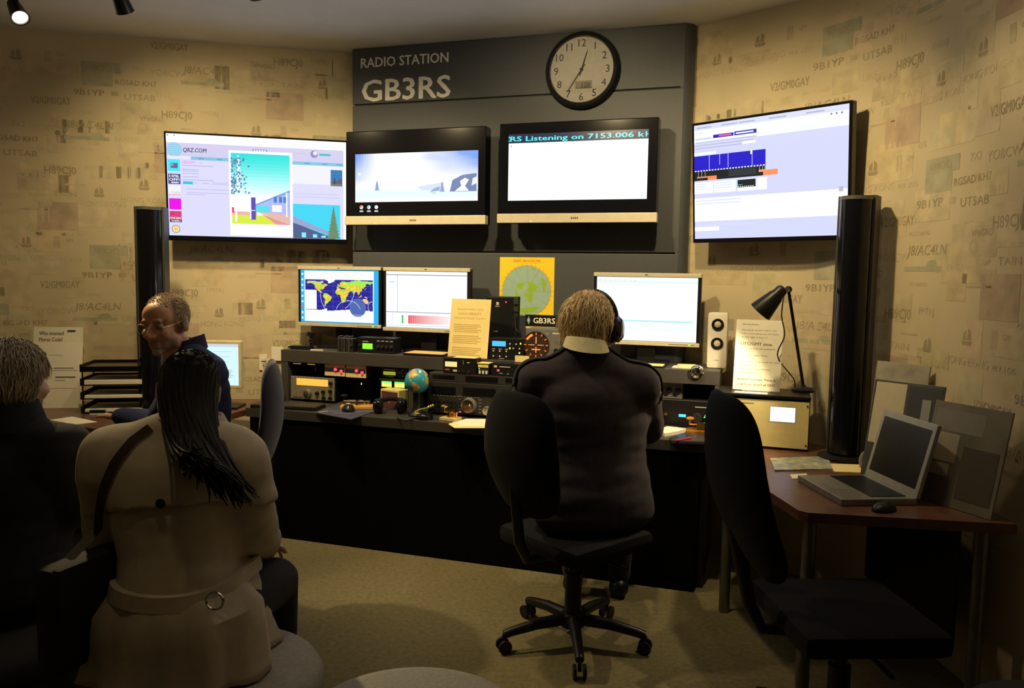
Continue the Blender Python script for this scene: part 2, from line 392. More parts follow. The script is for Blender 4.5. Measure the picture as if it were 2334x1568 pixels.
# rounded post closing the panel on its right
MB().prism([(PU1-.02+.065*math.sin(a), .065-.065*math.cos(a)) for a in [math.pi*i/20 for i in range(11)]]+[(PU1+.045, .15), (PU1-.02, .15)], 0, CEIL-.003).mk('panel_edge', M_PANEL, wc, smooth=True)
c = Canvas(); LET = (.90, .88, .80)
u0, _ = P(823, 155); u1, _ = P(1022, 122)
c.text('RADIO STATION', u0, 2.782, .060, LET, w=u1-u0, bold=True)
u0, _ = P(826, 230); u1, _ = P(1026, 165)
c.text('GB3RS', u0, 2.578, .134, LET, w=u1-u0, bold=True)
c.mk('lettering', front(-.0005), wc, M_PRINT)['label'] = 'white lettering naming the radio station'

# ================================================================== DESK
DU0, DU1 = -.30, 2.30
d = thing('radio_desk', 'long dark desk running below the grey wall panel', 'desk', W(0, 0, 0), DK.yaw)
MB().prism([(DU0, -.06), (DU0, -.70), (DU1-.06, -.70), (DU1, -.64), (DU1, -.06)][::-1], DESK-.05, DESK).mk('desk_top', M_DESK, d)
bx('modesty_panel', mat('black_board', (.003, .003, .004), .9, spec=.05), d, DU0+.02, DU1-.07, -.69, -.66, .002, DESK-.05)
bx('side_panel', M_BLACK, d, DU0+.01, DU0+.035, -.66, -.08, .002, DESK-.05)
bx('side_panel', M_BLACK, d, DU1-.06, DU1-.035, -.62, -.08, .002, DESK-.05)
rs = thing('desk_riser', 'charcoal equipment shelf standing on the long dark desk', 'shelf', W(0, 0, DESK), DK.yaw)
SH = SHELF-DESK; RU0, RU1 = -.265, 2.30
bx('top_board', M_CHAR, rs, RU0, RU1, -.40, -.07, SH-.072, SH)
for a, b in ((RU0, RU0+.045), (.60-.022, .60+.022), (1.45, 1.49), (RU1-.022, RU1)):
    bx('upright', M_CHAR, rs, a, b, -.398, -.09, .001, SH-.073)
bx('back_board', M_BLACK, rs, RU0+.046, RU1-.023, -.088, -.075, .001, SH-.073)

# wooden tables
t = thing('side_table', 'brown wooden side table carrying the open laptop', 'table', (0, 0, 0))
a1 = [(.985, 3.675), (.925, 3.46), (1.005, 2.685), (1.03, 2.66), (1.69, 2.565), (1.69, 3.2), (1.62, 3.55), (1.50, 3.80), (1.33, 4.02), (1.14, 3.90)]
MB().prism(a1, TAB-.035, TAB).mk('table_top', M_WOOD, t)
for x, y in ((.99, 3.5), (1.06, 2.72), (1.62, 2.64), (1.45, 3.7)): MB().cyl((x, y, .001), (x, y, TAB-.036), .024, seg=16).mk('leg', M_STEEL, t, smooth=True)
bx('modesty_panel', M_BLACK, t, 1.60, 1.615, 2.75, 3.45, .2, TAB-.036)
t = thing('side_table', 'brown wooden side table holding the stacked letter trays', 'table', (0, 0, 0))
a2 = [(-2.95, 4.30), (-2.45, 4.07), (-1.78, 3.76), (-1.69, 3.80), (-1.56, 4.42), (-1.42, 4.93), (-2.0, 4.84), (-2.56, 4.73)]
MB().prism(a2, TAB-.035, TAB).mk('table_top', M_WOOD, t)
for x, y in ((-2.75, 4.35), (-1.76, 3.86), (-1.55, 4.8), (-2.45, 4.65)): MB().cyl((x, y, .001), (x, y, TAB-.036), .024, seg=16).mk('leg', M_STEEL, t, smooth=True)

# ================================================================== CEILING LAMPS
tr = thing('light_track', 'black ceiling track the spot lamps hang from', 'light track', W(-1.5, TRACK_N, CEIL), DK.yaw)
bx('rail', M_BLACK, tr, 0, 4.6, -.018, .018, -.035, -.001)
def spot_lamp(u, tg, label, spill=0.):
    p = track_pos(u); dr = (Vector(tg)-p).normalized()
    o = thing('spot_lamp', label, 'spot lamp', p, 0, 'spot lamps on the ceiling track')
    MB().cyl((0, 0, CEIL-.036-p.z), (0, 0, .0), .010, seg=10).mk('stem', M_BLACK, o, smooth=True)
    M = dr.to_track_quat('Z', 'Y').to_matrix().to_4x4()
    MB().lathe([(.016, -.06), (.028, -.05), (.034, .0), (.040, .055), (.043, .06), (.038, .058), (.03, .02), (.0, .015)], 24, M).mk('lamp_head', M_BLACK, o, smooth=True)
    MB().lathe([(.0, .050), (.033, .052), (.034, .054), (.0, .056)], 24, M).mk('bulb', mat('lamp_glow', (1., .80, .42), emit=14), o, smooth=True)
    if spill:                          # added point light beside the lamp, brightens the ceiling like spill
        l = bpy.data.lights.new('spill_fill', 'POINT'); l.energy = spill; l.color = (1., .84, .64); l.shadow_soft_size = .03
        lo = bpy.data.objects.new('spill_fill', l); COL.objects.link(lo); lo.parent = o; lo.location = -dr*.10+Vector((0, 0, -.05))
    return o
LB = ['lit black spot lamp at the end of the ceiling track over the letter trays', 'black spot lamp second along the ceiling track, beside the end one', 'black ceiling track lamp aimed at the wall beside the world map monitor', 'black ceiling track lamp aimed at the carpet before the desk', 'black ceiling track lamp aimed at the clock panel', 'black ceiling track lamp aimed at the television with the waterfall plot', 'black ceiling track lamp over the laptop table']
p = Vector((-.70, 1.62, 2.77)); visit = (-.85, 2.1, .9); track_spot(p+(Vector(visit)-p).normalized()*.1, visit, 5.5, 64)  # added fill spot, out of view, to brighten the backs of the visitors
o = thing('light_track', 'short black ceiling track over the visitors poufs', 'light track', (-1.05, 1.62, CEIL)); bx('rail', M_BLACK, o, 0, .7, -.018, .018, -.035, -.001)
_tp = track_pos
track_pos = lambda u: Vector((-.70, 1.62, 2.77)); spot_lamp(0, visit, 'black spot lamp hanging from the short track over the poufs'); track_pos = _tp
for i, (u, tg, pw, an) in enumerate(SPOTS):
    spot_lamp(u, tg, LB[i], 3.2 if 2 <= i <= 5 else 0.)

# ================================================================== WALL SCREENS
def tv(name, label, fr, px, n, tilt, bezel, bot, depth, content, glow=M_GLOW, body=M_GLOSS, bar=None, screen_rect=None):
    """px = outer corners TL, TR, BL, BR in the photograph; stands off the wall by n"""
    q = [fr.P(x, y, n) for x, y in px]
    u0 = (q[0][0]+q[2][0])/2; u1 = (q[1][0]+q[3][0])/2; z1 = (q[0][1]+q[1][1])/2; z0 = (q[2][1]+q[3][1])/2
    w_, h_ = u1-u0, z1-z0
    o = thing(name, label, 'television', fr.W((u0+u1)/2, n, z0), fr.yaw)
    o.rotation_euler = (R_(tilt), 0, fr.yaw)
    bx('casing', body, o, -w_/2, w_/2, 0, depth, 0, h_, bev=.006)
    MB().box(-w_*.22, w_*.22, depth, max(n-.02, depth+.02), h_*.25, h_*.75, bev=.004).mk('wall_mount', M_DARK, o)
    if screen_rect is None: sr = (-w_/2+bezel, bot, w_/2-bezel, h_-bezel)
    else: sr = screen_rect(w_, h_)
    if bar: bx('trim_bar', M_SILV, o, -w_/2-.006, w_/2+.006, -.012, .04, bar[0], bar[1], bev=.004)
    c = Canvas(); content(c, sr[0], sr[1], sr[2]-sr[0], sr[3]-sr[1])
    c.mk('screen', front(0), o, glow)
    return o, w_, h_
SB = (.62, .62, .92); SW = (.93, .93, 1.); INK = (.18, .17, .42); TEAL = (.12, .55, .72)
def qrz(c, X, Y, w_, h_):
    def q(a, b): return X+a*w_, Y+(1-b)*h_
    def Rt(a, b, a2, b2, col, lay): x0, y0 = q(a, b2); x1, y1 = q(a2, b); c.rect(x0, y0, x1, y1, col, lay)
    def Tx(t, a, b, h, col, lay, **k): x, y = q(a, b); c.text(t, x, y, h*h_, col, lay, **k)
    Rt(0, 0, 1, 1, (.66, .66, .95), 0); Rt(0, 0, 1, .085, (1., 1., 1.), 1); Rt(.985, 0, 1, 1, SW, 1)
    Tx('Callsign', .055, .025, .012, SB, 2); Rt(.005, .01, .012, .022, INK, 2); Rt(.04, .01, .047, .022, INK, 2)
    Rt(0, .085, .985, .215, (.60, .57, .80), 1)
    x, y = q(.043, .155); c.disc(x, y, .07*h_, (.25, .55, .75), 2, n=20)
    for k in range(-3, 4): c.rect(x-.07*h_*math.cos(k*.4), y+k*.018*h_, x+.07*h_*math.cos(k*.4), y+k*.018*h_+.002, (.45, .75, .9), 3)
    Tx('QRZ.COM', .088, .172, .042, (.03, .03, .12), 2, w=.125*w_, bold=True, slant=.12)
    Rt(.0, .215, .13, .24, (.75, .75, .98), 2); Rt(.13, .215, .985, .247, (.20, .52, .70), 2)
    for a in (.17, .27, .76, .86, .945): Rt(a, .226, a+.03, .236, (.12, .3, .5), 3)
    x, y = q(.815, .135); c.disc(x, y, .037*h_, (.25, .25, .5), 2); c.disc(x+.006, y+.006, .02*h_, (.8, .8, .95), 3)
    Rt(.845, .125, .91, .148, (.05, .50, .58), 2); Tx('Collaboration', .70, .14, .018, (.5, .47, .72), 2)
    Rt(.467, .113, .55, .142, (.30, .28, .55), 2)
    for k in range(5): Rt(.475+k*.0145, .12, .483+k*.0145, .135, (.95, .95, 1.), 3)
    # advertisements down the left
    Rt(.005, .25, .07, .365, (.05, .75, .85), 2); Rt(.02, .285, .058, .335, (.10, .14, .30), 3); Rt(.022, .29, .035, .315, (.55, .25, .4), 4)
    Rt(.005, .39, .07, .49, (.05, .06, .18), 2); Tx('10%', .012, .425, .028, SW, 3, w=.05*w_, bold=True); Tx('OFF!', .01, .46, .028, SW, 3, w=.055*w_, bold=True); Rt(.02, .468, .06, .482, SB, 3)
    Rt(.005, .505, .07, .61, (.80, .82, .85), 2); Tx('K Supply', .018, .578, .018, (.35, .4, .45), 3); Tx('$1029.95', .006, .605, .018, (.75, .06, .25), 3, w=.062*w_, bold=True)
    Rt(.005, .632, .07, .742, (.80, .0, .75), 2)
    Rt(.005, .757, .07, .868, (.62, .05, .18), 2); Rt(.005, .84, .07, .868, (.08, .04, .10), 3); Tx('SAVE $200', .008, .835, .018, SW, 3, w=.058*w_, bold=True); Tx('YAESU', .012, .862, .018, SW, 4, w=.05*w_, bold=True); Rt(.015, .77, .03, .79, (.35, .05, .2), 3)
    x, y = q(.037, .935); c.disc(x, y, .04*h_, (.30, .22, .10), 2); c.disc(x, y, .033*h_, (.75, .72, .7), 3); c.disc(x, y, .022*h_, (.85, .60, .08), 4)
    Tx('GB2DAY', .08, .285, .030, (.72, .30, .72), 2, w=.075*w_, bold=True); Rt(.18, .272, .192, .278, (.8, .2, .4), 2)
    for b in (.30, .338, .355, .378, .41, .44): Rt(.08, b, .08+(.17 if b in (.30, .44) else .09), b+.008, (.46, .45, .72), 2)
    Rt(.083, .46, .137, .488, (.02, .55, .65), 2); Rt(.145, .468, .165, .478, (.5, .5, .75), 2); Rt(.19, .468, .225, .478, (.5, .5, .75), 2); Rt(.24, .46, .33, .485, (.57, .57, .85), 2)
    for b, e in ((.53, .33), (.565, .33), (.583, .21)): Rt(.10, b, e, b+.008, (.50, .50, .78), 2)
    Rt(.69, .25, .985, .44, (.80, .80, 1.), 1)
    # small photograph and big photograph on the page
    Rt(.91, .285, .978, .45, (.03, .18, .42), 2); x0, y0 = q(.91, .45); c.poly([(x0, y0), (x0+.068*w_, y0), (x0+.068*w_, y0+.085*h_), (x0+.03*w_, y0+.05*h_), (x0, y0+.04*h_)], (.10, .10, .16), 3); Rt(.91, .425, .978, .45, (.14, .20, .10), 4); Rt(.93, .37, .936, .43, (.03, .03, .08), 5)
    for b in (.535, .568): Rt(.70, b, .955, b+.008, (.55, .55, .82), 2)
    Rt(.69, .645, .965, .999, (.05, .62, .85), 2)
    x0, y0 = q(.69, .999)
    c.poly([(x0, y0), (x0+.25*w_, y0), (x0+.0*w_, y0+.165*h_)], (.07, .11, .25), 4); c.poly([(x0, y0+.16*h_), (x0+.24*w_, y0+.03*h_), (x0+.25*w_, y0+.045*h_), (x0, y0+.23*h_)], (.30, .34, .58), 5)
    for a in (.05, .115, .165): c.rect(x0+a*w_, y0+.012*h_, x0+(a+.025)*w_, y0+(.075-a*.25)*h_, (.25, .75, .85), 6)
    for k in range(9):
        yy = y0+.0+k*.034*h_; ww = (.042-k*.0043)*w_; cxx = x0+.235*w_; c.poly([(cxx-ww, yy), (cxx+ww, yy+.01*h_), (cxx+.002, yy+.075*h_)], (.13+.02*(k % 2), .24, .12+.02*(k % 3)), 7+k*.1)
    # the pop-up picture
    Rt(.335, .135, .69, .985, SW, 8)
    for k in range(14):
        f = k/13; Rt(.347, .16+k*.033, .675, .16+(k+1)*.033, (.02+.9*f**1.8, .70+.28*f, .66+.33*f), 9)
    Rt(.347, .62, .675, .80, (.95, .97, 1.), 9)
    x0, y0 = q(.347, .865)
    c.rect(x0, y0, x0+.328*w_, y0+.09*h_, (.62, .78, .06), 10)
    c.poly([(x0+.16*w_, y0+.11*h_), (x0+.328*w_, y0), (x0+.25*w_, y0)], (.75, .28, .30), 11); c.poly([(x0+.328*w_, y0), (x0+.328*w_, y0+.12*h_), (x0+.13*w_, y0+.13*h_), (x0+.2*w_, y0+.09*h_)], (.72, .45, .42), 11); c.rect(x0, y0+.09*h_, x0+.14*w_, y0+.125*h_, (.80, .42, .40), 11)
    c.poly([(x0+.13*w_, y0+.2*h_), (x0+.328*w_, y0+.355*h_), (x0+.328*w_, y0+.10*h_), (x0+.22*w_, y0+.12*h_), (x0+.13*w_, y0+.125*h_)], (.42, .45, .88), 12); c.poly([(x0+.13*w_, y0+.2*h_), (x0+.328*w_, y0+.355*h_), (x0+.328*w_, y0+.335*h_), (x0+.13*w_, y0+.185*h_)], (.15, .35, .70), 13)
    c.rect(x0+.135*w_, y0+.12*h_, x0+.21*w_, y0+.19*h_, (.10, .68, .75), 13); c.rect(x0+.225*w_, y0+.13*h_, x0+.28*w_, y0+.20*h_, (.85, .85, .97), 13)
    for a in (.235, .265, .29): c.rect(x0+a*w_, y0+.225*h_, x0+(a+.018)*w_, y0+.285*h_, (.05, .20, .55), 14)
    c.rect(x0+.305*w_, y0+.08*h_, x0+.312*w_, y0+.33*h_, (.9, .9, 1.), 15); c.rect(x0+.1*w_, y0+.045*h_, x0+.133*w_, y0+.27*h_, (.10, .07, .42), 15); c.rect(x0+.1*w_, y0+.05*h_, x0+.108*w_, y0+.27*h_, (.8, .8, .95), 16); c.rect(x0+.103*w_, y0+.135*h_, x0+.13*w_, y0+.142*h_, SW, 17)
    c.poly([(x0+.015*w_, y0+.02*h_), (x0+.028*w_, y0+.02*h_), (x0+.03*w_, y0+.3*h_), (x0+.055*w_, y0+.45*h_), (x0+.045*w_, y0+.68*h_), (x0+.036*w_, y0+.68*h_), (x0+.03*w_, y0+.3*h_)], (.90, .90, 1.), 15)
    rr = random.Random(4)
    for k in range(150):
        b = rr.random(); a = .042+rr.gauss(0, .022)*(1.5-b) if rr.random() < .6 else .012+rr.gauss(0, .012); yy = y0+(.30+b*.36)*h_; a = min(max(a, .002), .10)
        c.disc(x0+a*w_, yy, .003+.004*rr.random(), (.10, .14+.2*rr.random(), .42), 16+.01*k, n=5)
    c.rect(x0, y0+.11*h_, x0+.012*w_, y0+.165*h_, (.80, .05, .15), 16)
def snow(c, X, Y, w_, h_):
    def q(a, b): return X+a*w_, Y+b*h_
    nx, ny = 44, 24
    for i in range(nx):
        for j in range(ny):
            a, b = (i+.5)/nx, (j+.5)/ny
            sky = max(0, (a-.45)*1.5)*max(0, b-.35)*1.6+max(0, .22-a)*4.5*max(0, b-.2)+.15*max(0, noise.noise(Vector((a*5, b*5, 1))))
            f = min(1, max(0, sky)*1.5); col = (1-.88*f, 1-.70*f, 1.-.15*f)
            if b < .25: g = .12+.25*max(0, .25-abs(b-.16))*1.4; col = (1-g*1.3, 1-g*.5, 1-g*.25) if b > .09 else (.97, .98, .98)
            c.rect(X+i/nx*w_, Y+j/ny*h_, X+(i+1)/nx*w_, Y+(j+1)/ny*h_, col, 0)
    def poly(pts, col, l): c.poly([q(*p) for p in pts], col, l)
    poly([(.55, .23), (.66, .22), (.72, .25), (.72, .38), (.62, .34), (.52, .30)], (.62, .72, .92), 1)
    poly([(.78, .19), (.99, .19), (.99, .55), (.88, .52), (.80, .42)], (.16, .22, .42), 2)
    poly([(.82, .2), (.93, .2), (.90, .30), (.93, .42), (.90, .46), (.86, .40), (.87, .3)], (.90, .94, 1.), 3); poly([(.95, .3), (.99, .35), (.99, .48), (.96, .45)], (.75, .82, .98), 3)
    poly([(.62, .19), (.70, .21), (.70, .30), (.66, .27)], (.30, .40, .62), 3)
    for a, h, b in ((.72, .20, .19), (.185, .19, .24)):
        for k in range(5): poly([(a-.022+k*.003, b+k*h*.19), (a+.022-k*.003, b+k*h*.19), (a, b+h*(.35+k*.18))], (.25, .34, .58), 4+k*.1)
    poly([(.62, .175), (.68, .17), (.66, .155)], (.3, .38, .5), 5)
    for b in (.56, .33): c.rect(*q(.025, b), *q(.045, b+.05), (.97, .97, 1.), 5)
def ticker(c, X, Y, w_, h_):
    c.rect(X, Y, X+w_, Y+h_, (.88, .97, 1.), 0); c.rect(X, Y+.865*h_, X+w_, Y+h_, (.01, .02, .06), 1)
    CY_ = (.10, .85, .92); c.text('RS Listening on 7153.006 k', X+.012*w_, Y+.895*h_, .075*h_, CY_, 2, w=.958*w_, bold=True)
    c.rect(X+.980*w_, Y+.895*h_, X+.989*w_, Y+.97*h_, CY_, 2); c.rect(X+.989*w_, Y+.927*h_, X+.999*w_, Y+.938*h_, CY_, 2); c.rect(X, Y+.94*h_, X+.006*w_, Y+.97*h_, CY_, 2); c.rect(X, Y+.89*h_, X+.007*w_, Y+.91*h_, CY_, 2)
    c.disc(X+.02*w_, Y+.82*h_, .006*w_, (.2, .5, .7), 2, n=10); c.rect(X+.02*w_, Y+.775*h_, X+.4*w_, Y+.785*h_, (.80, .86, .9), 2)
def sdr(c, X, Y, w_, h_):
    def q(a, b): return X+a*w_, Y+(1-b)*h_
    def Rt(a, b, a2, b2, col, lay): x0, y0 = q(a, b2); x1, y1 = q(a2, b); c.rect(x0, y0, x1, y1, col, lay)
    Rt(0, 0, 1, 1, (.62, .65, .88), 0); Rt(0, 0, 1, .045, (.66, .70, .92), 1); Rt(0, .045, 1, .16, (.86, .89, 1.), 1)
    for a in (.02, .2, .32, .52, .75): Rt(a, .02, a+.11, .032, (.42, .45, .62), 2)
    for a in (.90, .93, .96): x, y = q(a, .06); c.disc(x, y, .006*w_, (.2, .2, .35), 3, n=10)
    for a in (.02, .04, .06): x, y = q(a, .07); c.disc(x, y, .004*w_, (.5, .5, .65), 3, n=8)
    Rt(.01, .115, .13, .13, (.55, .66, .80), 3)
    Rt(.14, .10, .285, .128, (.02, .01, .42), 3); Rt(.29, .095, .44, .128, (.02, .01, .42), 3); Rt(.18, .107, .27, .12, (.85, .12, .3), 4); Rt(.30, .105, .42, .118, (.85, .85, 1.), 4)
    for b, e in ((.15, .44), (.175, .42), (.20, .34)): Rt(.01, b, e, b+.009, (.45, .47, .66), 3)
    Rt(.345, .185, .435, .207, (.92, .94, 1.), 4)
    Rt(.0, .24, .16, .262, (.85, .88, 1.), 3)
    Rt(0, .27, .50, .40, (.01, .005, .55), 3)
    for a, f in ((.11, 1), (.185, .7), (.245, .9), (.41, .95)): Rt(a, .27, a+.003, .27+.13*f, (.75, .75, .95), 4)
    Rt(.40, .27, .412, .30, (.9, .95, .9), 5)
    Rt(0, .40, .50, .485, (.004, .008, .012), 3); Rt(.25, .41, .44, .47, (.02, .03, .04), 4)
    for k in range(24): Rt(.005+k*.0208, .395, .017+k*.0208, .405, (.85, .9, .9), 5)
    Rt(.02, .45, .10, .463, (.75, .25, .13), 5); Rt(.10, .45, .165, .485, (.85, .26, .10), 5); Rt(.455, .435, .50, .455, (.85, .30, .14), 5); Rt(.485, .44, .58, .485, (.90, .28, .11), 6)
    for a in (.03, .055, .08, .46, .48, .495): Rt(a, .405, a+.002, .45, (.7, .75, .75), 5)
    for a, e in ((.0, .14), (.145, .30), (.31, .44), (.445, .51)): Rt(a, .50, e, .60, (.88, .91, 1.), 3)
    Rt(.312, .505, .435, .57, (.005, .012, .016), 4); Rt(.315, .545, .345, .55, (.1, .6, .2), 5)
    for k in range(8): Rt(.315+k*.014, .56, .323+k*.014, .566, SW, 5)
    for a, e in ((.01, .09), (.155, .27)):
        for b in (.515, .535, .555): Rt(a, b, e, b+.006, (.62, .68, .85), 4)
    Rt(0, .64, 1, .845, (.90, .93, 1.), 2); Rt(.95, .62, .975, .66, (.45, .48, .62), 4)
    for b, e in ((.66, .34), (.685, .33), (.875, .42)): Rt(.01, b, e, b+.008, (.66, .70, .88), 4)
    Rt(0, .895, .18, .93, (.95, .97, 1.), 3)

tv('wall_television', 'thin bezel television on the left wallpaper showing a call sign lookup page', LW, [(372, 302), (789, 321), (386, 550), (797, 555)], .16, 4.5, .012, .03, .05, qrz)
tv('wall_television', 'thin bezel television on the right wallpaper showing a blue waterfall plot', RW, [(1585, 288), (1967, 224), (1583, 552), (1925, 549)], .16, 4.5, .014, .022, .05, sdr)
def smalltv(label, px, content, sr, icons=False, n=.19):
    o, w_, h_ = tv('wall_television', label, DK, px, n, 0, .05, .1, .09, content, bar=(.0, .052), screen_rect=sr)
    c = Canvas()
    for k in range(4): c.rect(-.02+k*.011, .02, -.012+k*.011, .03, (.12, .08, .03), 0)
    tag(c.mk('badge', front(-.012), o, M_PRINT), kind='stuff')
    c = Canvas(); c.disc(-w_*.28, .008, .004, (.8, .9, .2), 0, n=10); c.mk('power_light', front(-.012), o, M_LED)
    if icons:
        for k in range(3):
            c = Canvas(); x = -w_*.385+k*.05; c.disc(x, .105, .012, (.75, .78, .85), 0, n=14); c.disc(x-.004, .109, .007, [(.7, .15, .1), (.3, .5, .6), (.6, .7, .75)][k], 1, n=10); c.rect(x-.012, .077, x+.012, .086, (.6, .62, .66), 0)
            c.mk('desktop_icon', front(0), o, M_GLOW)
    return o
smalltv('black television with silver trim showing a snowy landscape', [(788, 300), (1105, 287), (790, 513), (1108, 511)], snow, lambda w_, h_: (-w_/2+.062, .135, w_/2-.045, h_-.135), True)
smalltv('black television with silver trim under the clock, cyan ticker text on its screen', [(1137, 283), (1500, 265), (1138, 510), (1497, 505)], ticker, lambda w_, h_: (-w_/2+.055, .125, w_/2-.052, h_-.062))

# ================================================================== CLOCK
cu_, cz_ = P(1320, 156, .05)
o = thing('wall_clock', 'round black rimmed wall clock with numerals and a small display', 'clock', W(cu_+.012, .001, cz_-.004), DK.yaw)
CRD = .203
MB().lathe([(CRD-.01, 0), (CRD+.006, .004), (CRD+.010, .03), (CRD, .055), (CRD-.012, .06), (CRD-.020, .052), (CRD-.022, .035), (.0, .034)], 64, axis='y').mk('rim', M_BLACK, o, smooth=True)
c = Canvas(); c.disc(0, 0, CRD-.021, (.93, .89, .78), 0, n=64)
for k in range(1, 13):
    a = R_(90-30*k); r = .148; t_ = str(k); c.text(t_, r*math.cos(a), r*math.sin(a)-.021, .042, (.03, .028, .02), 1, align='c')
c.rect(-.035, -.105, .06, -.062, (.42, .40, .29), 1)
for k, t_ in enumerate('128'): c.text(t_, .004+k*.018, -.098, .028, (.10, .095, .06), 2, align='c')
c.mk('dial', front(-.0352), o, M_PRINT)
def hand(nm, ang, L, wd, lay, back=.035):
    a = R_(90-ang); dx, dy = math.cos(a), math.sin(a); mb = MB()
    pts = [(-back, -wd*.6), (0, -wd), (L*.8, -wd*.7), (L, 0), (L*.8, wd*.7), (0, wd), (-back, wd*.6)]
    v = [(x*dx-y*dy, -.0385-lay*.0015+k*.0006, x*dy+y*dx) for k in (1, 0) for x, y in pts]; n = len(pts)
    mb.add(v, [tuple(range(n)), tuple(range(n, 2*n))[::-1]]+[(i, (i+1) % n, n+(i+1) % n, n+i) for i in range(n)]); mb.mk(nm, mat('clock_hand', (.06, .045, .02), .5), o)
hand('hour_hand', 17, .118, .0045, 0); hand('minute_hand', 214, .152, .004, 1)
MB().lathe([(.009, .036), (.009, .046), (.0, .046)], 16, axis='y').mk('centre_pin', M_DARK, o, smooth=True)
MB().lathe([(CRD-.02, .055), (CRD-.021, .0565), (0, .0565)], 48, axis='y').mk('cover_glass', mat('clear_glass', (1, 1, 1), .02, trans=1., noise_amt=0), o, smooth=True)

# ================================================================== ON THE SHELF AND DESK
def place(x0, x1, y, n, z):            # photo columns on a face n in front of the panel -> root position, width
    a, b = P(x0, y, n)[0], P(x1, y, n)[0]
    return W((a+b)/2, n, z), b-a
def knob(o, x, y, z, r, L=.012, mt=None, nm='knob'):
    MB().lathe([(r*1.05, 0), (r, L*.3), (r*.92, L), (0, L)], 20, Matrix.Translation((x, y, z)), axis='y').mk(nm, mt or M_BLACK, o, smooth=True)
def glow(o, nm, x0, z0, x1, z1, col, y=0., mt=None):
    c = Canvas(); c.rect(x0, z0, x1, z1, col, 0); return c.mk(nm, front(y), o, mt or M_LED)
def marks(o, y, items, nm='markings', mt=None):
    c = Canvas()
    for it in items:
        if it[0] == 't': c.text(it[1], it[2], it[3], it[4], it[5], 0)
        else: c.rect(*it[1:5], it[5], 0)
    return tag(c.mk(nm, front(y), o, mt or M_PRINT), kind='stuff')
LG = (.55, .52, .40)

# monitors
def monitor(label, x0, x1, yt, yb, n, content, stand=True, zb=SHELF):
    loc, w_ = place(x0, x1, (yt+yb)/2, n, zb); z1 = P((x0+x1)/2, yt, n)[1]-zb; z0 = P((x0+x1)/2, yb, n)[1]-zb
    o = thing('desktop_monitor', label, 'monitor', loc, DK.yaw)
    bx('casing', M_BLACK, o, -w_/2, w_/2, 0, .045, z0+.002, z1-.002, bev=.004)
    bx('trim_bar', M_SILV, o, -w_/2, w_/2, -.008, .03, z1-.022, z1, bev=.003)
    b2 = bx('trim_bar', M_SILV, o, -w_/2, w_/2, -.008, .03, z0, z0+.022, bev=.003)
    c = Canvas(); content(c, -w_/2+.018, z0+.024, w_-.036, z1-z0-.048); c.mk('screen', front(0), o, M_GLOW)
    c = Canvas(); c.rect(-.008, z1-.014, .008, z1-.008, (.1, .09, .06), 0); c.rect(w_*.22, z0+.009, w_*.46, z0+.012, (.15, .13, .08), 0); tag(c.mk('badge', front(-.008), o, M_PRINT), kind='stuff')
    glow(o, 'power_light', w_*.40, z0+.007, w_*.42, z0+.015, (.35, 1., .05), -.0084)
    bx('neck', M_BLACK, o, -.05, .05, .045, .075, .012, z0+.16, bev=.004)
    bx('foot', M_BLACK, o, -.13, .13, -.045, .085, 0, .014, bev=.004)
    return o
def worldmap(c, X, Y, w_, h_):
    c.rect(X, Y, X+w_, Y+h_, (.02, .42, .80), 0); c.rect(X+.05*w_, Y+.02*h_, X+.94*w_, Y+.985*h_, (.92, .95, 1.), 1)
    for k in range(9): c.rect(X+.012*w_, Y+(.06+.105*k)*h_, X+.035*w_, Y+(.10+.105*k)*h_, (.75, .80, .85) if k != 2 else (.8, .1, .1), 2)
    x0, x1, y0, y1 = X+.06*w_, X+.93*w_, Y+.20*h_, Y+.82*h_; NX, NY = 116, 62
    for i in range(NX):
        for j in range(NY):
            lo, la = -175+350*(i+.5)/NX, -82+160*(j+.5)/NY; k = is_land(lo, la)
            col = (.015, .012, .30)
            if k == 15 or k == 6: col = (.93, .95, 1.)
            elif k:
                f = noise.noise(Vector((lo*.06, la*.08, 3.))); col = (.95, .42, .04) if f > .12 else (.92, .72, .05) if f > -.12 else (.30, .70, .06)
                if k == 4 and la > 52 and lo > 40: col = (.36, .78, .08)
                if k == 5: col = (.93, .55, .25)
                if k == 1 and la > 55: col = (.62, .66, .14) if f > 0 else (.4, .62, .25)
            elif (i % 16 == 0 or j % 10 == 0): col = (.05, .06, .38)
            c.rect(x0+(x1-x0)*i/NX, y0+(y1-y0)*j/NY, x0+(x1-x0)*(i+1)/NX, y0+(y1-y0)*(j+1)/NY, col, 2)
    c.rect(x0, y0+.05*h_, x0+.15*w_, y0+.42*h_, (.93, .95, 1.), 3); c.disc(x0+.68*w_, y0+.10*h_, .105*w_, (.07, .13, .42), 3)
    def arc(cx, cy, rx, ry, a0, a1): c.line([(x0+(cx+rx*math.cos(R_(a)))*w_, y0+(cy+ry*math.sin(R_(a)))*h_) for a in range(a0, a1+1, 8)], .0025, (.75, .80, .9), 4)
    arc(.34, .35, .14, .34, 170, 250); arc(.56, .0, .16, .23, 20, 170); arc(.45, .55, .20, .5, -70, 0); arc(.86, .12, .05, .10, 60, 300)
    for k in range(3): c.rect(X+.08*w_, Y+(.10+.03*k)*h_, X+.9*w_, Y+(.106+.03*k)*h_, (.70, .74, .8), 4)
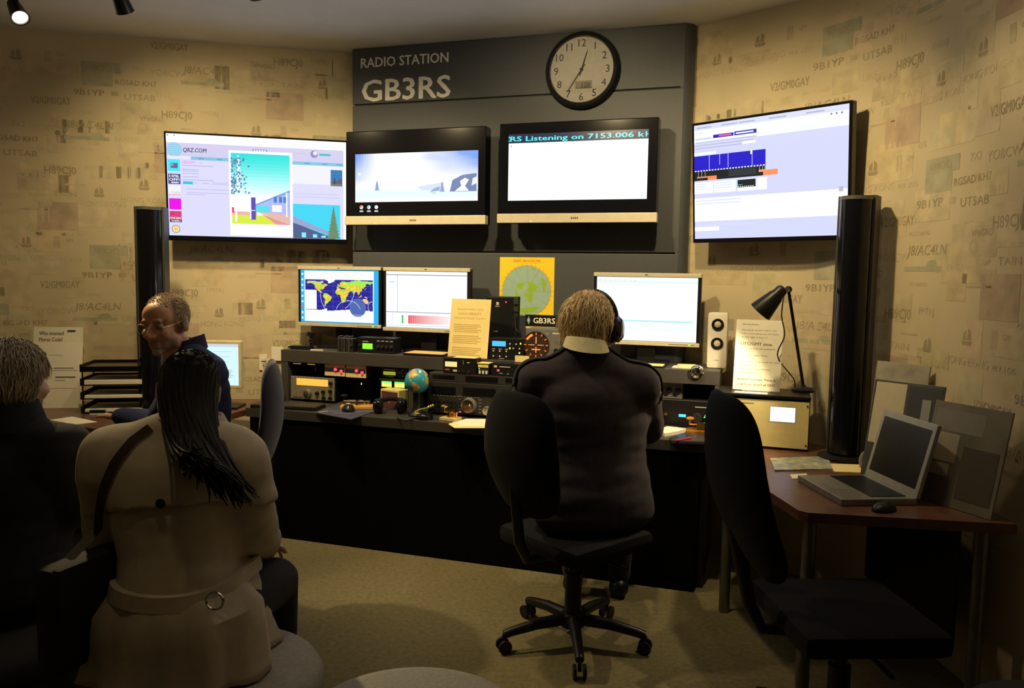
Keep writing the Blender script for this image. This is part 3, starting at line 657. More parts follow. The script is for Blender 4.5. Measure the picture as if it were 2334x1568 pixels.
def plotapp(c, X, Y, w_, h_):
    c.rect(X, Y, X+w_, Y+h_, (.90, .94, 1.), 0); c.rect(X, Y+.93*h_, X+w_, Y+.945*h_, (.25, .30, .36), 1); c.rect(X+.14*w_, Y+.28*h_, X+.146*w_, Y+.93*h_, (.40, .45, .5), 1)
    c.rect(X, Y+.265*h_, X+w_, Y+.28*h_, (.35, .40, .46), 1); c.rect(X, Y+.03*h_, X+w_, Y+.036*h_, (.35, .40, .46), 1)
    c.rect(X+.2*w_, Y+.07*h_, X+.22*w_, Y+.22*h_, (.05, .50, .12), 1)
    for k in range(24): f = k/23; c.rect(X+(.28+.6*f)*w_, Y+.07*h_, X+(.28+.6*(f+1/24))*w_, Y+.22*h_, (.75+.2*f, .12+.8*f, .13+.8*f), 1)
    c.rect(X+.04*w_, Y+.8*h_, X+.11*w_, Y+.82*h_, (.55, .62, .8), 1); c.rect(X+.08*w_, Y+.08*h_, X+.084*w_, Y+.26*h_, (.5, .5, .55), 1)
    rr = random.Random(1)
    for k in range(60): a = rr.random(); c.disc(X+(.18+.75*a)*w_, Y+(.35+.3*abs(math.sin(a*7)))*h_, .002, (.72, .76, .82), 1, n=5)
def logapp(c, X, Y, w_, h_):
    c.rect(X, Y, X+w_, Y+h_, (.90, .97, 1.), 0); c.rect(X, Y+.915*h_, X+w_, Y+.935*h_, (.62, .86, .93), 1)
    for k in range(8): c.rect(X+(.02+.05*k)*w_, Y+.945*h_, X+(.05+.05*k)*w_, Y+.952*h_, (.5, .55, .6), 1)
    c.rect(X, Y+.30*h_, X+.96*w_, Y+.325*h_, (.42, .80, .88), 1)
    for k in range(3): c.rect(X, Y+(.17+.03*k)*h_, X+w_, Y+(.19+.03*k)*h_, (.80, .90, .93), 1)
    c.rect(X, Y+.0*h_, X+w_, Y+.03*h_, (.97, .98, 1.), 1)
monitor('wide monitor on the desk riser showing a coloured world map', 680, 869, 607, 745, .17, worldmap)
monitor('wide monitor beside the world map one, showing a plot with a red bar', 874, 1071, 610, 757, .17, plotapp)
monitor('wide monitor in front of the operator with a pale logging table', 1352, 1597, 622, 787, .17, logapp)

# poster on the panel
u0, z1 = P(1140, 586, 0); u1, z0 = P(1262, 722, 0)
o = thing('map_poster', 'yellow wall poster with a round great circle map', 'poster', W((u0+u1)/2, .004, z0), DK.yaw)
pw_, ph_ = u1-u0, z1-z0
bx('sheet', mat('yellow_card', (.95, .70, .02), .6, noise_amt=.03), o, -pw_/2, pw_/2, 0, .003, 0, ph_, bev=0)
c = Canvas(); cx_, cy_, rr_ = 0, ph_*.43, pw_*.44
c.text('GREAT CIRCLE DX MAP', 0, ph_*.925, .013, (.70, .16, .03), 1, w=pw_*.5, align='c', bold=True); c.rect(-pw_*.3, ph_*.905, pw_*.3, ph_*.908, (.6, .4, .05), 1)
c.disc(cx_, cy_, rr_*1.015, (.6, .25, .05), 1, n=64)
NR, NT = 34, 120; la0 = R_(52)
for i in range(NR):
    for j in range(NT):
        r = (i+.5)/NR*math.pi; th = 2*math.pi*(j+.5)/NT
        la = math.asin(max(-1, min(1, math.sin(la0)*math.cos(r)+math.cos(la0)*math.sin(r)*math.cos(th))))
        lo = math.atan2(math.sin(th)*math.sin(r)*math.cos(la0), math.cos(r)-math.sin(la0)*math.sin(la))
        k = is_land(math.degrees(lo), math.degrees(la)); col = (.34, .50, .42) if (j % 10 or i < 4) else (.30, .44, .37)
        if k: col = (.30, .50, .03) if k != 6 else (.42, .58, .25)
        q_ = [(cx_+rr_*a/NR*math.sin(2*math.pi*b/NT), cy_+rr_*a/NR*math.cos(2*math.pi*b/NT)) for a, b in ((i, j), (i+1, j), (i+1, j+1), (i, j+1))]
        c.poly(q_[1:] if i == 0 else q_, col, 2)
for k in range(36):
    a = 2*math.pi*k/36; c.line([(cx_+rr_*1.03*math.sin(a), cy_+rr_*1.03*math.cos(a)), (cx_+rr_*1.09*math.sin(a), cy_+rr_*1.09*math.cos(a))], .002, (.55, .2, .04), 1)
c.mk('printed_map', front(0), o, M_PRINT)

# paper signs on stands
def paper_sign(name, label, loc, yaw, w_, h_, lean, lines, ink, paper=M_PAPER, back=True):
    o = thing(name, label, 'sign', loc, yaw); Mx = Matrix.Rotation(R_(-lean), 4, 'X')
    sh = MB().box(-w_/2, w_/2, 0, .002, .004, h_, M=Mx).mk('sheet', paper, o)
    c = Canvas()
    for it in lines:
        if it[0] == 'bars': c.lines(it[1]*w_-w_/2, it[2]*h_, it[3]*w_, it[4], it[5]*h_, it[6]*h_, ink)
        else: c.text(it[0], (it[1]-.5)*w_, it[2]*h_, it[3]*h_, it[6] if len(it) > 6 else ink, 0, w=it[4]*w_ if it[4] else None, bold=it[5], align='l')
    f0 = front(0); tag(c.mk('printed_text', lambda x, y, l: Mx @ Vector(f0(x, y, l)), o, M_PRINT), kind='stuff')
    MB().box(-w_*.3, w_*.3, .0, h_*math.sin(R_(lean))+.06, 0, .003, bev=.001).mk('stand_foot', mat('clear_acrylic', (.5, .5, .48), .1, noise_amt=0), o)
    MB().tube([(0, .004+h_*.6*math.sin(R_(lean)), h_*.6*math.cos(R_(lean))), (0, h_*math.sin(R_(lean))+.055, .003)], .003, 8).mk('stand_strut', MATS['clear_acrylic'], o)
    return o
M_YPAP = mat('yellow_paper', (.90, .74, .32), .8, noise_amt=.03)
loc, w_ = place(1018, 1113, 760, .37, SHELF)
z1 = P(1075, 681, .37)[1]-SHELF
paper_sign('paper_sign', 'yellow paper sign about the special event station on a stand', loc, DK.yaw-.12, w_, z1, 8, [
    ('Special event radio', .16, .81, .040, .68, False), ('station', .19, .735, .040, .24, False), ('GB2DAY', .46, .735, .040, .32, True), ('National Radio Centre', .10, .66, .040, .80, False),
    ('bars', .1, .57, .72, 5, .03, .012), ('bars', .1, .38, .72, 5, .03, .012), ('bars', .1, .18, .74, 5, .03, .012)], (.60, .40, .10), M_YPAP)

# --- left part of the shelf top
def boxy(name, label, cat, x0, x1, yt, yb, n, zb, depth, mt, yaw=0., bev=.004, body='body', H=None):
    loc, w_ = place(x0, x1, (yt+yb)/2, n, zb); h_ = H or P((x0+x1)/2, yt, n)[1]-zb
    o = thing(name, label, cat, loc, DK.yaw+yaw); bx(body, mt, o, -w_/2, w_/2, 0, depth, 0.0, h_, bev=bev); return o, w_, h_
o, w_, h_ = boxy('handheld_radio', 'flat black handset lying at the end of the desk riser', 'radio', 662, 704, 779, 789, .35, SHELF, .055, M_BLACK, .1, H=.022)
bx('antenna', M_BLACK, o, -w_/2-.03, -w_/2, .03, .042, .004, .014)
o, w_, h_ = boxy('rack_tuner', 'slim black tuner with a green display under the twin monitors', 'radio', 815, 897, 770, 797, .35, SHELF, .11, M_BLACK)
glow(o, 'display', -w_*.36, h_*.25, -w_*.08, h_*.62, (.22, .85, .02))
for k in range(4): knob(o, w_*(.08+.12*k), 0, h_*.45, .009, .012, M_CHROME)
knob(o, -w_*.43, 0, h_*.5, .006, .01, M_CHROME); marks(o, 0, [('r', -w_*.36, h_*.72, -w_*.2, h_*.77, LG)]+[('r', w_*(.04+.12*k), h_*.78, w_*(.12+.12*k), h_*.83, LG) for k in range(4)])
o, w_, h_ = boxy('morse_paddle', 'small metal twin lever morse paddle beside the green display tuner', 'morse key', 768, 804, 771, 788, .36, SHELF, .06, M_DARK)
for x in (-.35, .0, .3): MB().tube([(x*w_, -.006, .0), (x*w_, -.006, h_+.012), (x*w_+.02, .01, h_+.014)], .003, 8).mk('lever', M_CHROME, o)
knob(o, w_*.42, 0, h_*.5, .006, .012, M_CHROME)
o = thing('webcam', 'little dark webcam on a stalk in front of the world map monitor', 'webcam', place(700, 716, 760, .26, SHELF)[0], DK.yaw)
MB().lathe([(.024, 0), (.02, .008), (.007, .014), (.007, .03), (.016, .036), (.008, .045), (.016, .052), (.008, .060), (.008, .075)], 16).mk('stalk', M_BLACK, o, smooth=True)
bx('camera_head', M_BLACK, o, -.018, .018, -.014, .014, .075, .103, bev=.005)
o, w_, h_ = boxy('pen', 'white pen lying on the desk riser beside the webcam', 'pen', 708, 735, 784, 787, .375, SHELF, .008, M_WHITE, .15, .002, H=.008); bx('pen_cap', M_GREYP, o, w_/2, w_/2+.02, .001, .007, .0005, h_)
o, w_, h_ = boxy('folder', 'dark folder with an orange paper on it on the desk riser', 'folder', 918, 1012, 804, 811, .385, SHELF, .15, M_BLACK, H=.014)
MB().box(-w_/2+.01, w_/2-.01, -.002, .14, h_, h_+.003).mk('paper', mat('orange_paper', (.85, .52, .18), .8), o)

# --- middle: speaker box, blue display controller, compass rotator, plate, microphone boom
o, w_, h_ = boxy('speaker_box', 'upright black box with a red light behind the yellow sign', 'speaker', 1108, 1168, 676, 772, .22, SHELF+.068, .11, M_BLACK)
o.location = W(*[P(1138, 720, .22)[0], .22], SHELF)
for ch in list(o.children): bpy.data.objects.remove(ch)
h_ = P(1139, 676, .22)[1]-SHELF; w_ = P(1169, 720, .22)[0]-P(1108, 720, .22)[0]
bx('body', M_BLACK, o, -w_/2, w_/2, 0, .11, 0, h_, bev=.005); glow(o, 'power_light', w_*.22, h_*.90, w_*.27, h_*.925, (1., .08, .1)); marks(o, 0, [('r', -w_*.12, h_*.86, -w_*.02, h_*.91, LG), ('r', -w_*.16, h_*.835, 0, h_*.845, LG), ('r', -w_*.2, h_*.42, -w_*.04, h_*.43, LG)])
o, w_, h_ = boxy('controller_box', 'black controller with a blue display and rows of buttons', 'controller', 1114, 1192, 771, 810, .36, SHELF, .11, M_BLACK)
glow(o, 'display', -w_*.40, h_*.62, -w_*.0, h_*.86, (.06, .38, .95))
for i, (a, b) in enumerate([(.12, .75), (.30, .75), (.43, .78), (.12, .55), (.22, .55), (.40, .55), (.40, .35)]):
    if i in (2, 3, 6): glow(o, 'indicator', w_*(a-.02), h_*(b-.04), w_*(a+.02), h_*(b+.04), (.75, .85, .05))
    else: knob(o, w_*a, 0, h_*b, .004, .003, M_WHITE, 'button')
for k in range(3):
    for b in (.40, .16): knob(o, w_*(-.36+.19*k), 0, h_*b, .004, .003, M_WHITE, 'button')
marks(o, 0, [('r', w_*(-.40+.19*k), h_*.48, w_*(-.31+.19*k), h_*.51, LG) for k in range(3)]+[('r', -w_*.2, h_*.05, -w_*.04, h_*.07, LG)])
o, w_, h_ = boxy('rotator_controller', 'grey aerial rotator box with a glowing orange compass dial', 'controller', 1198, 1292, 750, 808, .34, SHELF, .14, M_GREYP)
dx_, dz_, dr_ = -w_*.24, h_*.5, h_*.40
MB().lathe([(dr_*1.06, 0), (dr_*1.06, .005), (dr_, .006), (dr_, .002), (0, .002)], 40, Matrix.Translation((dx_, 0, dz_)), axis='y').mk('dial', mat('dial_face', (.05, .025, .015), .4), o, smooth=True)
c = Canvas(); OR = (1., .22, .04)
for k in range(12):
    a = 2*math.pi*k/12; c.line([(dx_+dr_*.78*math.sin(a), dz_+dr_*.78*math.cos(a)), (dx_+dr_*.95*math.sin(a), dz_+dr_*.95*math.cos(a))], .004, OR, 0)
for a in range(-62, -20, 7): c.line([(dx_+dr_*.82*math.sin(R_(a)), dz_+dr_*.82*math.cos(R_(a))), (dx_+dr_*.82*math.sin(R_(a+7)), dz_+dr_*.82*math.cos(R_(a+7)))], .012, OR, 1)
c.line([(dx_, dz_+.1*dr_), (dx_, dz_+.62*dr_)], .004, (1., .42, .15), 0); c.line([(dx_-.6*dr_, dz_), (dx_-.12*dr_, dz_)], .0025, (1., .42, .15), 0); c.line([(dx_+.12*dr_, dz_), (dx_+.6*dr_, dz_)], .0025, (1., .42, .15), 0)
c.line([(dx_-.35*dr_, dz_-.35*dr_), (dx_+.35*dr_, dz_-.35*dr_)], .006, OR, 0); c.line([(dx_, dz_-.6*dr_), (dx_, dz_-.15*dr_)], .005, OR, 0)
tag(c.mk('compass_card', front(-.003), o, M_LED), kind='stuff')
for a, b in ((.25, .35), (.40, .62)): knob(o, w_*a, 0, h_*b, .012, .015)
marks(o, 0, [('r', w_*.15, h_*.85, w_*.33, h_*.9, LG), ('r', w_*.0, h_*.85, w_*.05, h_*.87, LG)])
loc, w_ = place(1197, 1276, 735, .185, SHELF); zt, zb_ = P(1236, 718, .185)[1]-SHELF, P(1236, 744, .185)[1]-SHELF
o = thing('callsign_plate', 'black call sign plate on a yellow stand above the rotator box', 'sign', loc, DK.yaw)
bx('plate', M_BLACK, o, -w_/2, w_/2, 0, .012, zb_, zt, bev=.002); bx('stand', M_CREAM, o, -w_*.46, w_*.30, .012, .03, 0, zb_-.002); bx('ledge', M_CREAM, o, -w_*.48, w_*.36, -.004, .02, zb_-.012, zb_-.003, bev=.001)
c = Canvas(); hh = zt-zb_; c.text('GB3RS', -w_*.26, zb_+hh*.27, hh*.5, (.92, .88, .70), 0, w=w_*.62, bold=True); c.poly([(-w_*.40, zb_+hh*.12), (-w_*.345, zb_+hh*.5), (-w_*.40, zb_+hh*.88), (-w_*.455, zb_+hh*.5)], (.20, .32, .36), 0); c.poly([(-w_*.40, zb_+hh*.3), (-w_*.375, zb_+hh*.5), (-w_*.40, zb_+hh*.7), (-w_*.425, zb_+hh*.5)], (.45, .55, .55), 1); c.mk('lettering', front(0), o, M_PRINT)
o = thing('microphone_boom', 'thin black boom stand with cable in front of the map poster', 'stand', place(1176, 1186, 740, .19, SHELF)[0], DK.yaw)
z1 = P(1181, 676, .19)[1]-SHELF
MB().lathe([(.022, 0), (.021, .008), (.01, .012), (.008, .02)], 20).mk('base', M_BLACK, o, smooth=True); MB().tube([(0, 0, .01), (.004, 0, z1)], .006, 10).mk('pole', M_BLACK, o)
for z in (.72, .84): MB().box(-.022, .004, -.006, .006, z1*z, z1*z+.014, bev=.002).mk('clamp', M_BLACK, o)
MB().tube([(-.02, 0, z1*.5), (.01, -.02, z1*.42), (.035, -.01, z1*.3), (.02, 0, .02)], .0025, 6).mk('cable', M_BLACK, o)
MB().tube([(-.016, 0, z1*.98), (-.02, 0, z1*.6), (-.012, 0, z1*.3)], .0035, 8).mk('wire_loop', M_CHROME, o)

# --- right part of the shelf top
o, w_, h_ = boxy('folder', 'dark folder with a yellow leaflet below the logging monitor', 'folder', 1400, 1515, 817, 823, .39, SHELF, .13, M_BLACK, H=.010); MB().box(-w_/2+.02, w_/2-.01, .004, .10, h_, h_+.003).mk('leaflet', M_YPAP, o)
for k, (x0, x1, y, m_) in enumerate(((1531, 1578, 830, M_PAPER), (1545, 1592, 827, M_YPAP))):
    loc, w_ = place(x0, x1, y, .34-.02*k, SHELF+.0075*k); o = thing('leaflet_stack', ['small pile of cream leaflets at the riser edge beside the loudspeaker', 'yellow leaflets lying crooked on the cream pile of leaflets'][k], 'leaflets', loc, DK.yaw+.2*k); 
    for j in range(3): MB().box(-w_/2+.003*j, w_/2-.004*j, 0, .06, .0025*j, .0025*j+.002).mk('leaflet', m_, o)
    if k: o.location.z = SHELF+.0078
loc, w_ = place(1612, 1658, 770, .27, SHELF); z1 = P(1638, 713, .27)[1]-SHELF
o = thing('computer_speaker', 'white upright computer loudspeaker with two round cones', 'speaker', loc, DK.yaw)
MB().box(-w_/2, w_/2, 0, .09, .0, z1, bev=.014).mk('cabinet', M_WHITE, o, smooth=True)
for z in (.79, .45):
    MB().lathe([(.030, 0), (.031, .005), (.022, .005), (.021, .001), (0, .001)], 32, Matrix.Translation((0, 0, z*z1)), axis='y').mk('cone_ring', M_BLACK, o, smooth=True)
    MB().ell((0, .004, z*z1), (.020, .010, .020)).mk('cone', M_SILV, o, smooth=True)
marks(o, 0, [('r', -.012, z1*.14, .012, z1*.155, (.4, .37, .3))])
o = thing('round_mirror', 'small round convex mirror fixed to the riser edge', 'mirror', W(P(1588, 848, .43)[0], .402, P(1588, 848, .43)[1]), DK.yaw)
MB().ell((0, -.014, 0), (.030, .014, .030)).mk('mirror_dome', mat('mirror', (.8, .8, .78), .03, 1., noise_amt=0), o, smooth=True); MB().lathe([(.031, 0), (.034, .004), (.034, .014), (.030, .016), (.030, .0)], 32, axis='y').mk('rim', M_CHROME, o, smooth=True)

# ================================================================== INSIDE THE RISER
# left bay
zc = SHELF-.073
loc, w_ = place(738, 786, 825, .385, zc)
for k, (x0, x1, y0_, y1_) in enumerate(((740, 786, 811, 838), (788, 834, 813, 841))):
    loc, w_ = place(x0, x1, (y0_+y1_)/2, .385, 0); h_ = P(x0, y0_, .385)[1]-P(x0, y1_, .385)[1]
    o = thing('power_switch_panel', ['cream switch panel with red lamps under the riser, next to the yellow label strips', 'cream switch panel with red lamps under the riser, next to the small green box'][k], 'switch panel', (loc.x, loc.y, zc-h_), DK.yaw)
    bx('body', M_BLACK, o, -w_/2, w_/2, .004, .10, 0, h_); bx('face_plate', M_CREAM, o, -w_/2, w_/2, 0, .004, 0, h_, bev=.001); bx('dark_band', M_DARK, o, -w_/2+.001, w_/2-.001, -.002, .0, h_*.38, h_*.70, bev=0)
    for a in (.05, .33):
        MB().lathe([(.009, 0), (.009, .006), (.004, .010), (0, .010)], 16, Matrix.Translation((w_*a, -.002, h_*(.56 if a < .2 else .44))), axis='y').mk('red_lamp', mat('red_lamp', (1., .04, .09), emit=2.2), o, smooth=True)
for k, (x0, x1, y) in enumerate(((668, 686, 812), (701, 718, 814))):
    loc, w_ = place(x0, x1, y, .392, 0); tag(MB().box(-w_/2, w_/2, -.003, 0, 0, .008).mk('label_strip', mat('yellow_label', (.75, .70, .12), .6), None), ['yellow label strip under the riser close to its end upright', 'yellow label strip under the riser close to the cream switch panels'][k], 'label', 'yellow label strips').location = (loc.x, loc.y, zc-.010); bpy.context.scene.collection.objects[-1].rotation_euler.z = DK.yaw
o, w_, h_ = boxy('transceiver', 'silver faced radio transceiver with an amber display in the riser bay', 'radio', 665, 764, 859, 905, .37, DESK+.014, .22, M_BLACK)
bx('face_plate', mat('radio_face', (.34, .31, .20), .4, .4, noise_scale=150, noise_amt=.35), o, -w_/2, w_/2, -.012, .0, 0, h_, bev=.003)
glow(o, 'display', -w_*.36, h_*.62, w_*.36, h_*.92, (1., .36, .05), -.012)
knob(o, -w_*.1, -.012, h_*.28, .026, .02, M_GREYP, 'tuning_knob'); knob(o, -w_*.1, -.032, h_*.28, .019, .004, M_CHROME)
for a, b in ((.43, .78), (.42, .42), (.42, .12), (.26, .38), (.27, .1), (.12, .3)): knob(o, w_*a, -.012, h_*b, .011, .014)
for k in range(5): knob(o, w_*(-.42+.045*k), -.012, h_*.12, .005, .004, M_GREYP, 'button')
for a in (-.4, .4): bx('foot', M_BLACK, o, w_*a-.012, w_*a+.012, .01, .034, -.0138, 0.002)
o, w_, h_ = boxy('dark_power_unit', 'plain black unit with a white pilot light beside the silver faced transceiver', 'power supply', 800, 846, 862, 905, .24, DESK, .13, M_BLACK); glow(o, 'pilot_light', w_*.0, h_*.72, w_*.04, h_*.80, (.9, .9, 1.))
# wattmeter stack
o, w_, h_ = boxy('twin_meter', 'wattmeter with two lit yellow needle scales', 'meter', 864, 931, 863, 893, .30, DESK+.101, .14, M_BLACK)
bx('top_trim', M_GREYP, o, -w_/2, w_/2, -.006, .0, h_*.78, h_, bev=.001)
for k, a in enumerate((-.24, .2)):
    glow(o, 'meter_scale', w_*(a-.17), h_*.12, w_*(a+.17), h_*.52, (.80, .72, .10)); glow(o, 'green_band', w_*(a-.17), h_*.52, w_*(a+.17), h_*.70, (.10, .75, .15))
TWZ = DESK+.101+h_
o, w_, h_ = boxy('tuner_unit', 'small dark tuner on top of the twin needle wattmeter', 'tuner', 866, 931, 838, 863, .295, TWZ, .13, M_DARK)
glow(o, 'dim_display', -w_*.38, h_*.3, w_*.05, h_*.62, (.20, .24, .02)); marks(o, 0, [('r', -w_*.36, h_*.74, w_*.02, h_*.82, (.7, .65, .2)), ('r', -w_*.3, h_*.12, 0, h_*.2, (.7, .65, .2))]+[('r', w_*a-.003, h_*b, w_*a+.003, h_*b+.006, LG) for a, b in ((.18, .5), (.3, .75), (.42, .5), (.3, .2), (.26, .5))])
o, w_, h_ = boxy('meter_plinth', 'dark box carrying the wattmeter stack on the desk', 'box', 868, 929, 893, 920, .30, DESK, .13, M_DARK, H=.10)
o, w_, h_ = boxy('cube_speaker', 'cream cube loudspeaker with a maroon cloth front', 'speaker', 863, 913, 888, 920, .40, DESK, .085, M_CREAM, -.28)
bx('cloth_front', mat('maroon_cloth', (.10, .03, .035), .85, noise_scale=200), o, -w_/2+.008, w_/2-.008, -.002, 0, .002, h_-.012, bev=0); bx('centre_strip', M_CHROME, o, -.002, .002, -.004, -.002, .002, h_-.012, bev=0)
# middle bay radios
o, w_, h_ = boxy('large_transceiver', 'large black transceiver with a big tuning knob on the desk', 'radio', 975, 1192, 874, 940, .49, DESK+.012, .30, mat('radio_black', (.022, .022, .020), .45))
for a in (-.42, .42): bx('foot', M_BLACK, o, w_*a-.014, w_*a+.014, .012, .05, -.0118, .002)
bx('dark_window', M_GLOSS, o, -w_*.12, w_*.22, -.003, 0, h_*.60, h_*.86, bev=.001); bx('dark_window', M_GLOSS, o, -w_*.46, -w_*.2, -.003, 0, h_*.60, h_*.84, bev=.001)
kx = P(1072, 918, .49)[0]-P(1083.5, 907, .49)[0]; knob(o, kx, 0, h_*.30, .042, .03, M_GREYP, 'tuning_knob'); MB().lathe([(.036, .0305), (.036, .033), (.033, .033), (.033, .0305)], 32, Matrix.Translation((kx, 0, h_*.30)), axis='y').mk('knob_ring', M_CHROME, o, smooth=True); MB().ell((kx+.012, -.032, h_*.33), (.006, .003, .006)).mk('finger_dimple', M_CHROME, o, smooth=True)
knob(o, kx+.105, 0, h_*.18, .024, .02, M_GREYP); MB().lathe([(.021, .0205), (.021, .022), (.018, .022), (.018, .0205)], 24, Matrix.Translation((kx+.105, 0, h_*.18)), axis='y').mk('knob_ring', M_CHROME, o, smooth=True)
for i in range(9):
    for j in range(3): knob(o, -w_*.46+i*w_*.043, 0, h_*(.12+.14*j), .006, .008, M_DARK)
for i in range(4):
    for j in range(3): bx('key', M_GREYP, o, w_*(.27+.05*i)-.006, w_*(.27+.05*i)+.006, -.003, 0, h_*(.52+.12*j), h_*(.52+.12*j)+.007, bev=.001)
for j in range(5): bx('key', M_GREYP, o, kx+.055, kx+.070, -.003, 0, h_*(.08+.1*j), h_*(.08+.1*j)+.005, bev=0); bx('key', M_GREYP, o, kx-.062, kx-.05, -.003, 0, h_*(.16+.1*j), h_*(.16+.1*j)+.005, bev=0)
glow(o, 'red_light', kx-.062, h_*.06, kx-.048, h_*.10, (1., .12, .15)); marks(o, 0, [('r', -w_*.44+.02*k, h_*.55, -w_*.44+.02*k+.012, h_*.565, (.3, .3, .27)) for k in range(14)]+[('r', -w_*.42, h_*.66, -w_*.3, h_*.69, (.35, .34, .3))])
LT = DESK+.012+h_
o, w_, h_ = boxy('receiver_unit', 'wide dark receiver unit lying on top of the large transceiver', 'radio', 978, 1192, 848, 874, .485, LT, .28, mat('receiver_black', (.028, .028, .025), .45), H=.975-LT)
bx('dark_window', M_GLOSS, o, -w_*.10, w_*.24, -.003, 0, h_*.2, h_*.8, bev=.001); bx('dark_window', M_GLOSS, o, -w_*.46, -w_*.22, -.003, 0, h_*.35, h_*.75, bev=.001); bx('dark_window', M_GLOSS, o, w_*.32, w_*.46, -.003, 0, h_*.3, h_*.8, bev=.001)
RT = LT+h_
o, w_, h_ = boxy('compact_radio', 'compact black radio with a cream meter on the stacked receivers', 'radio', 1010, 1086, 815, 846, .485, RT, .075, M_BLACK, H=.088)
glow(o, 'meter', -w_*.44, h_*.42, -w_*.08, h_*.74, (.62, .50, .18)); marks(o, 0, [('r', -w_*.44, h_*.2, -w_*.3, h_*.28, (.5, .1, .1)), ('r', -w_*.2, h_*.12, -w_*.08, h_*.26, (.5, .5, .2)), ('r', w_*.1, h_*.6, w_*.11, h_*.85, LG), ('r', w_*.22, h_*.7, w_*.3, h_*.76, LG)])
for a in (.0, .14, .28): bx('switch', M_CHROME, o, w_*a-.007, w_*a+.007, -.008, 0, h_*.1, h_*.22, bev=.001)
MB().box(-w_*.18, w_*.46, -.004, .06, h_, h_+.003).mk('note_sheet', M_YPAP, o)
o, w_, h_ = boxy('switch_box', 'small cream topped box with three switches beside the compact radio', 'switch box', 1089, 1114, 826, 846, .485, RT, .075, M_DARK, H=.062)
bx('lid', M_CREAM, o, -w_/2-.003, w_/2+.003, -.004, .07, h_, h_+.004, bev=.001); bx('yellow_band', mat('yellow_label', (.75, .70, .12)), o, -w_/2+.002, w_/2-.002, -.002, 0, h_*.68, h_*.92, bev=0); glow(o, 'green_light', -w_*.42, h_*.5, -w_*.32, h_*.6, (.2, 1., .15))
for a in (-.3, .02, .32): bx('switch', M_WHITE, o, w_*a-.005, w_*a+.005, -.006, 0, h_*.12, h_*.4, bev=.001)
o, w_, h_ = boxy('tuner_unit', 'black tuner with a red light behind the operator shoulder', 'tuner', 1120, 1192, 822, 846, .485, RT, .075, M_BLACK, H=.07)
glow(o, 'red_light', -w_*.32, h_*.36, -w_*.24, h_*.52, (1., .05, .15)); marks(o, 0, [('r', -w_*.42, h_*.66, -w_*.32, h_*.82, (.7, .65, .2)), ('r', -w_*.24, h_*.70, w_*.1, h_*.76, (.7, .66, .5)), ('r', -w_*.24, h_*.2, -w_*.14, h_*.25, LG), ('r', 0, h_*.18, w_*.06, h_*.23, LG)])
for k, (x0, x1, y, lab) in enumerate(((1174, 1206, 818, 'cream note hanging over the riser edge by the rotator box'), (1172, 1188, 862, 'narrow cream note standing by the large transceiver'))):
    loc, w_ = place(x0, x1, y, .495 if k else .404, 0); h_ = .035 if not k else .08
    z_ = P(x0, y, .42)[1]; o = MB().box(-w_/2, w_/2, -.002, 0, -h_/2, h_/2).mk('paper_note', M_YPAP); tag(o, lab, 'note'); o.location = (loc.x, loc.y, z_); o.rotation_euler.z = DK.yaw
# right bay
o, w_, h_ = boxy('linear_amplifier', 'black amplifier with a blue readout and green light under the riser', 'amplifier', 1440, 1621, 908, 968, .36, DESK, .25, M_BLACK)
glow(o, 'readout', w_*.10, h_*.38, w_*.19, h_*.48, (.08, .55, .95)); c = Canvas(); c.poly([(w_*.41, h_*.40), (w_*.45, h_*.40), (w_*.43, h_*.52)], (.1, .9, .3), 0); c.mk('green_light', front(0), o, M_LED)
knob(o, w_*.33, 0, h_*.38, .026, .015, M_DARK, 'tuning_knob'); knob(o, w_*.24, 0, h_*.46, .008); 
for a in (-.14, -.06): knob(o, w_*a, 0, h_*.46, .009, .014, M_BRASS)
marks(o, 0, [('r', w_*.3, h_*.74, w_*.46, h_*.77, LG), ('r', -w_*.45, h_*.95, w_*.48, h_*.965, (.14, .14, .13))]); AT = DESK+h_
o, w_, h_ = boxy('tuner_unit', 'grey aerial tuner with a lit cream meter on the black amplifier', 'tuner', 1455, 1556, 868, 909, .345, AT, .16, mat('grey_case', (.11, .11, .095), .5), H=.082)
bx('front_rim', M_GREYP, o, -w_/2, w_/2, -.008, 0, 0, .008, bev=.001); bx('front_rim', M_GREYP, o, -w_/2, w_/2, -.008, 0, h_-.008, h_, bev=.001); glow(o, 'meter', -w_*.24, h_*.28, w_*.04, h_*.88, (.80, .56, .16))
for a in (.19, .40): knob(o, w_*a, 0, h_*.45, .015, .014)
marks(o, 0, [('r', w_*a, h_*b, w_*(a+.1), h_*(b+.03), LG) for a, b in ((.12, .72), (.34, .72), (.12, .9), (.15, .14), (.36, .14))])

# ================================================================== ON THE DESK TOP
def flat(name, label, cat, pts, z, th, mt, top=None):     # a thin sheet or board with corners given in the photograph
    q_ = [PZ(x, y, z) for x, y in pts]; cx = sum(a for a, _ in q_)/len(q_); cy = sum(b for _, b in q_)/len(q_)
    o = MB().prism([(a-cx, b-cy) for a, b in q_], 0, th).mk(name, mt); o.location = (cx, cy, z); return tag(o, label, cat)
# keyboard
ku, kn = DK.Z(662, 928, DESK)
o = thing('keyboard', 'black computer keyboard on the desk near the blue chair', 'keyboard', W(-.08, .62, DESK), DK.yaw+.12)
MB().box(-.20, .20, -.055, .085, 0, .016, bev=.004).mk('base', M_BLACK, o)
kmesh = None; mk_ = mat('key_black', (.045, .043, .036), .5)
for r in range(5):
    for k in range(15):
        x = -.187+k*.0265
        if kmesh is None: kob = MB().box(-.0115, .0115, -.011, .011, 0, .007, bev=.002).mk('key', mk_, o); kmesh = kob.data
        else: kob = bpy.data.objects.new('key', kmesh); COL.objects.link(kob); kob.parent = o
        kob.location = (x, -.042+r*.0265, .0155)
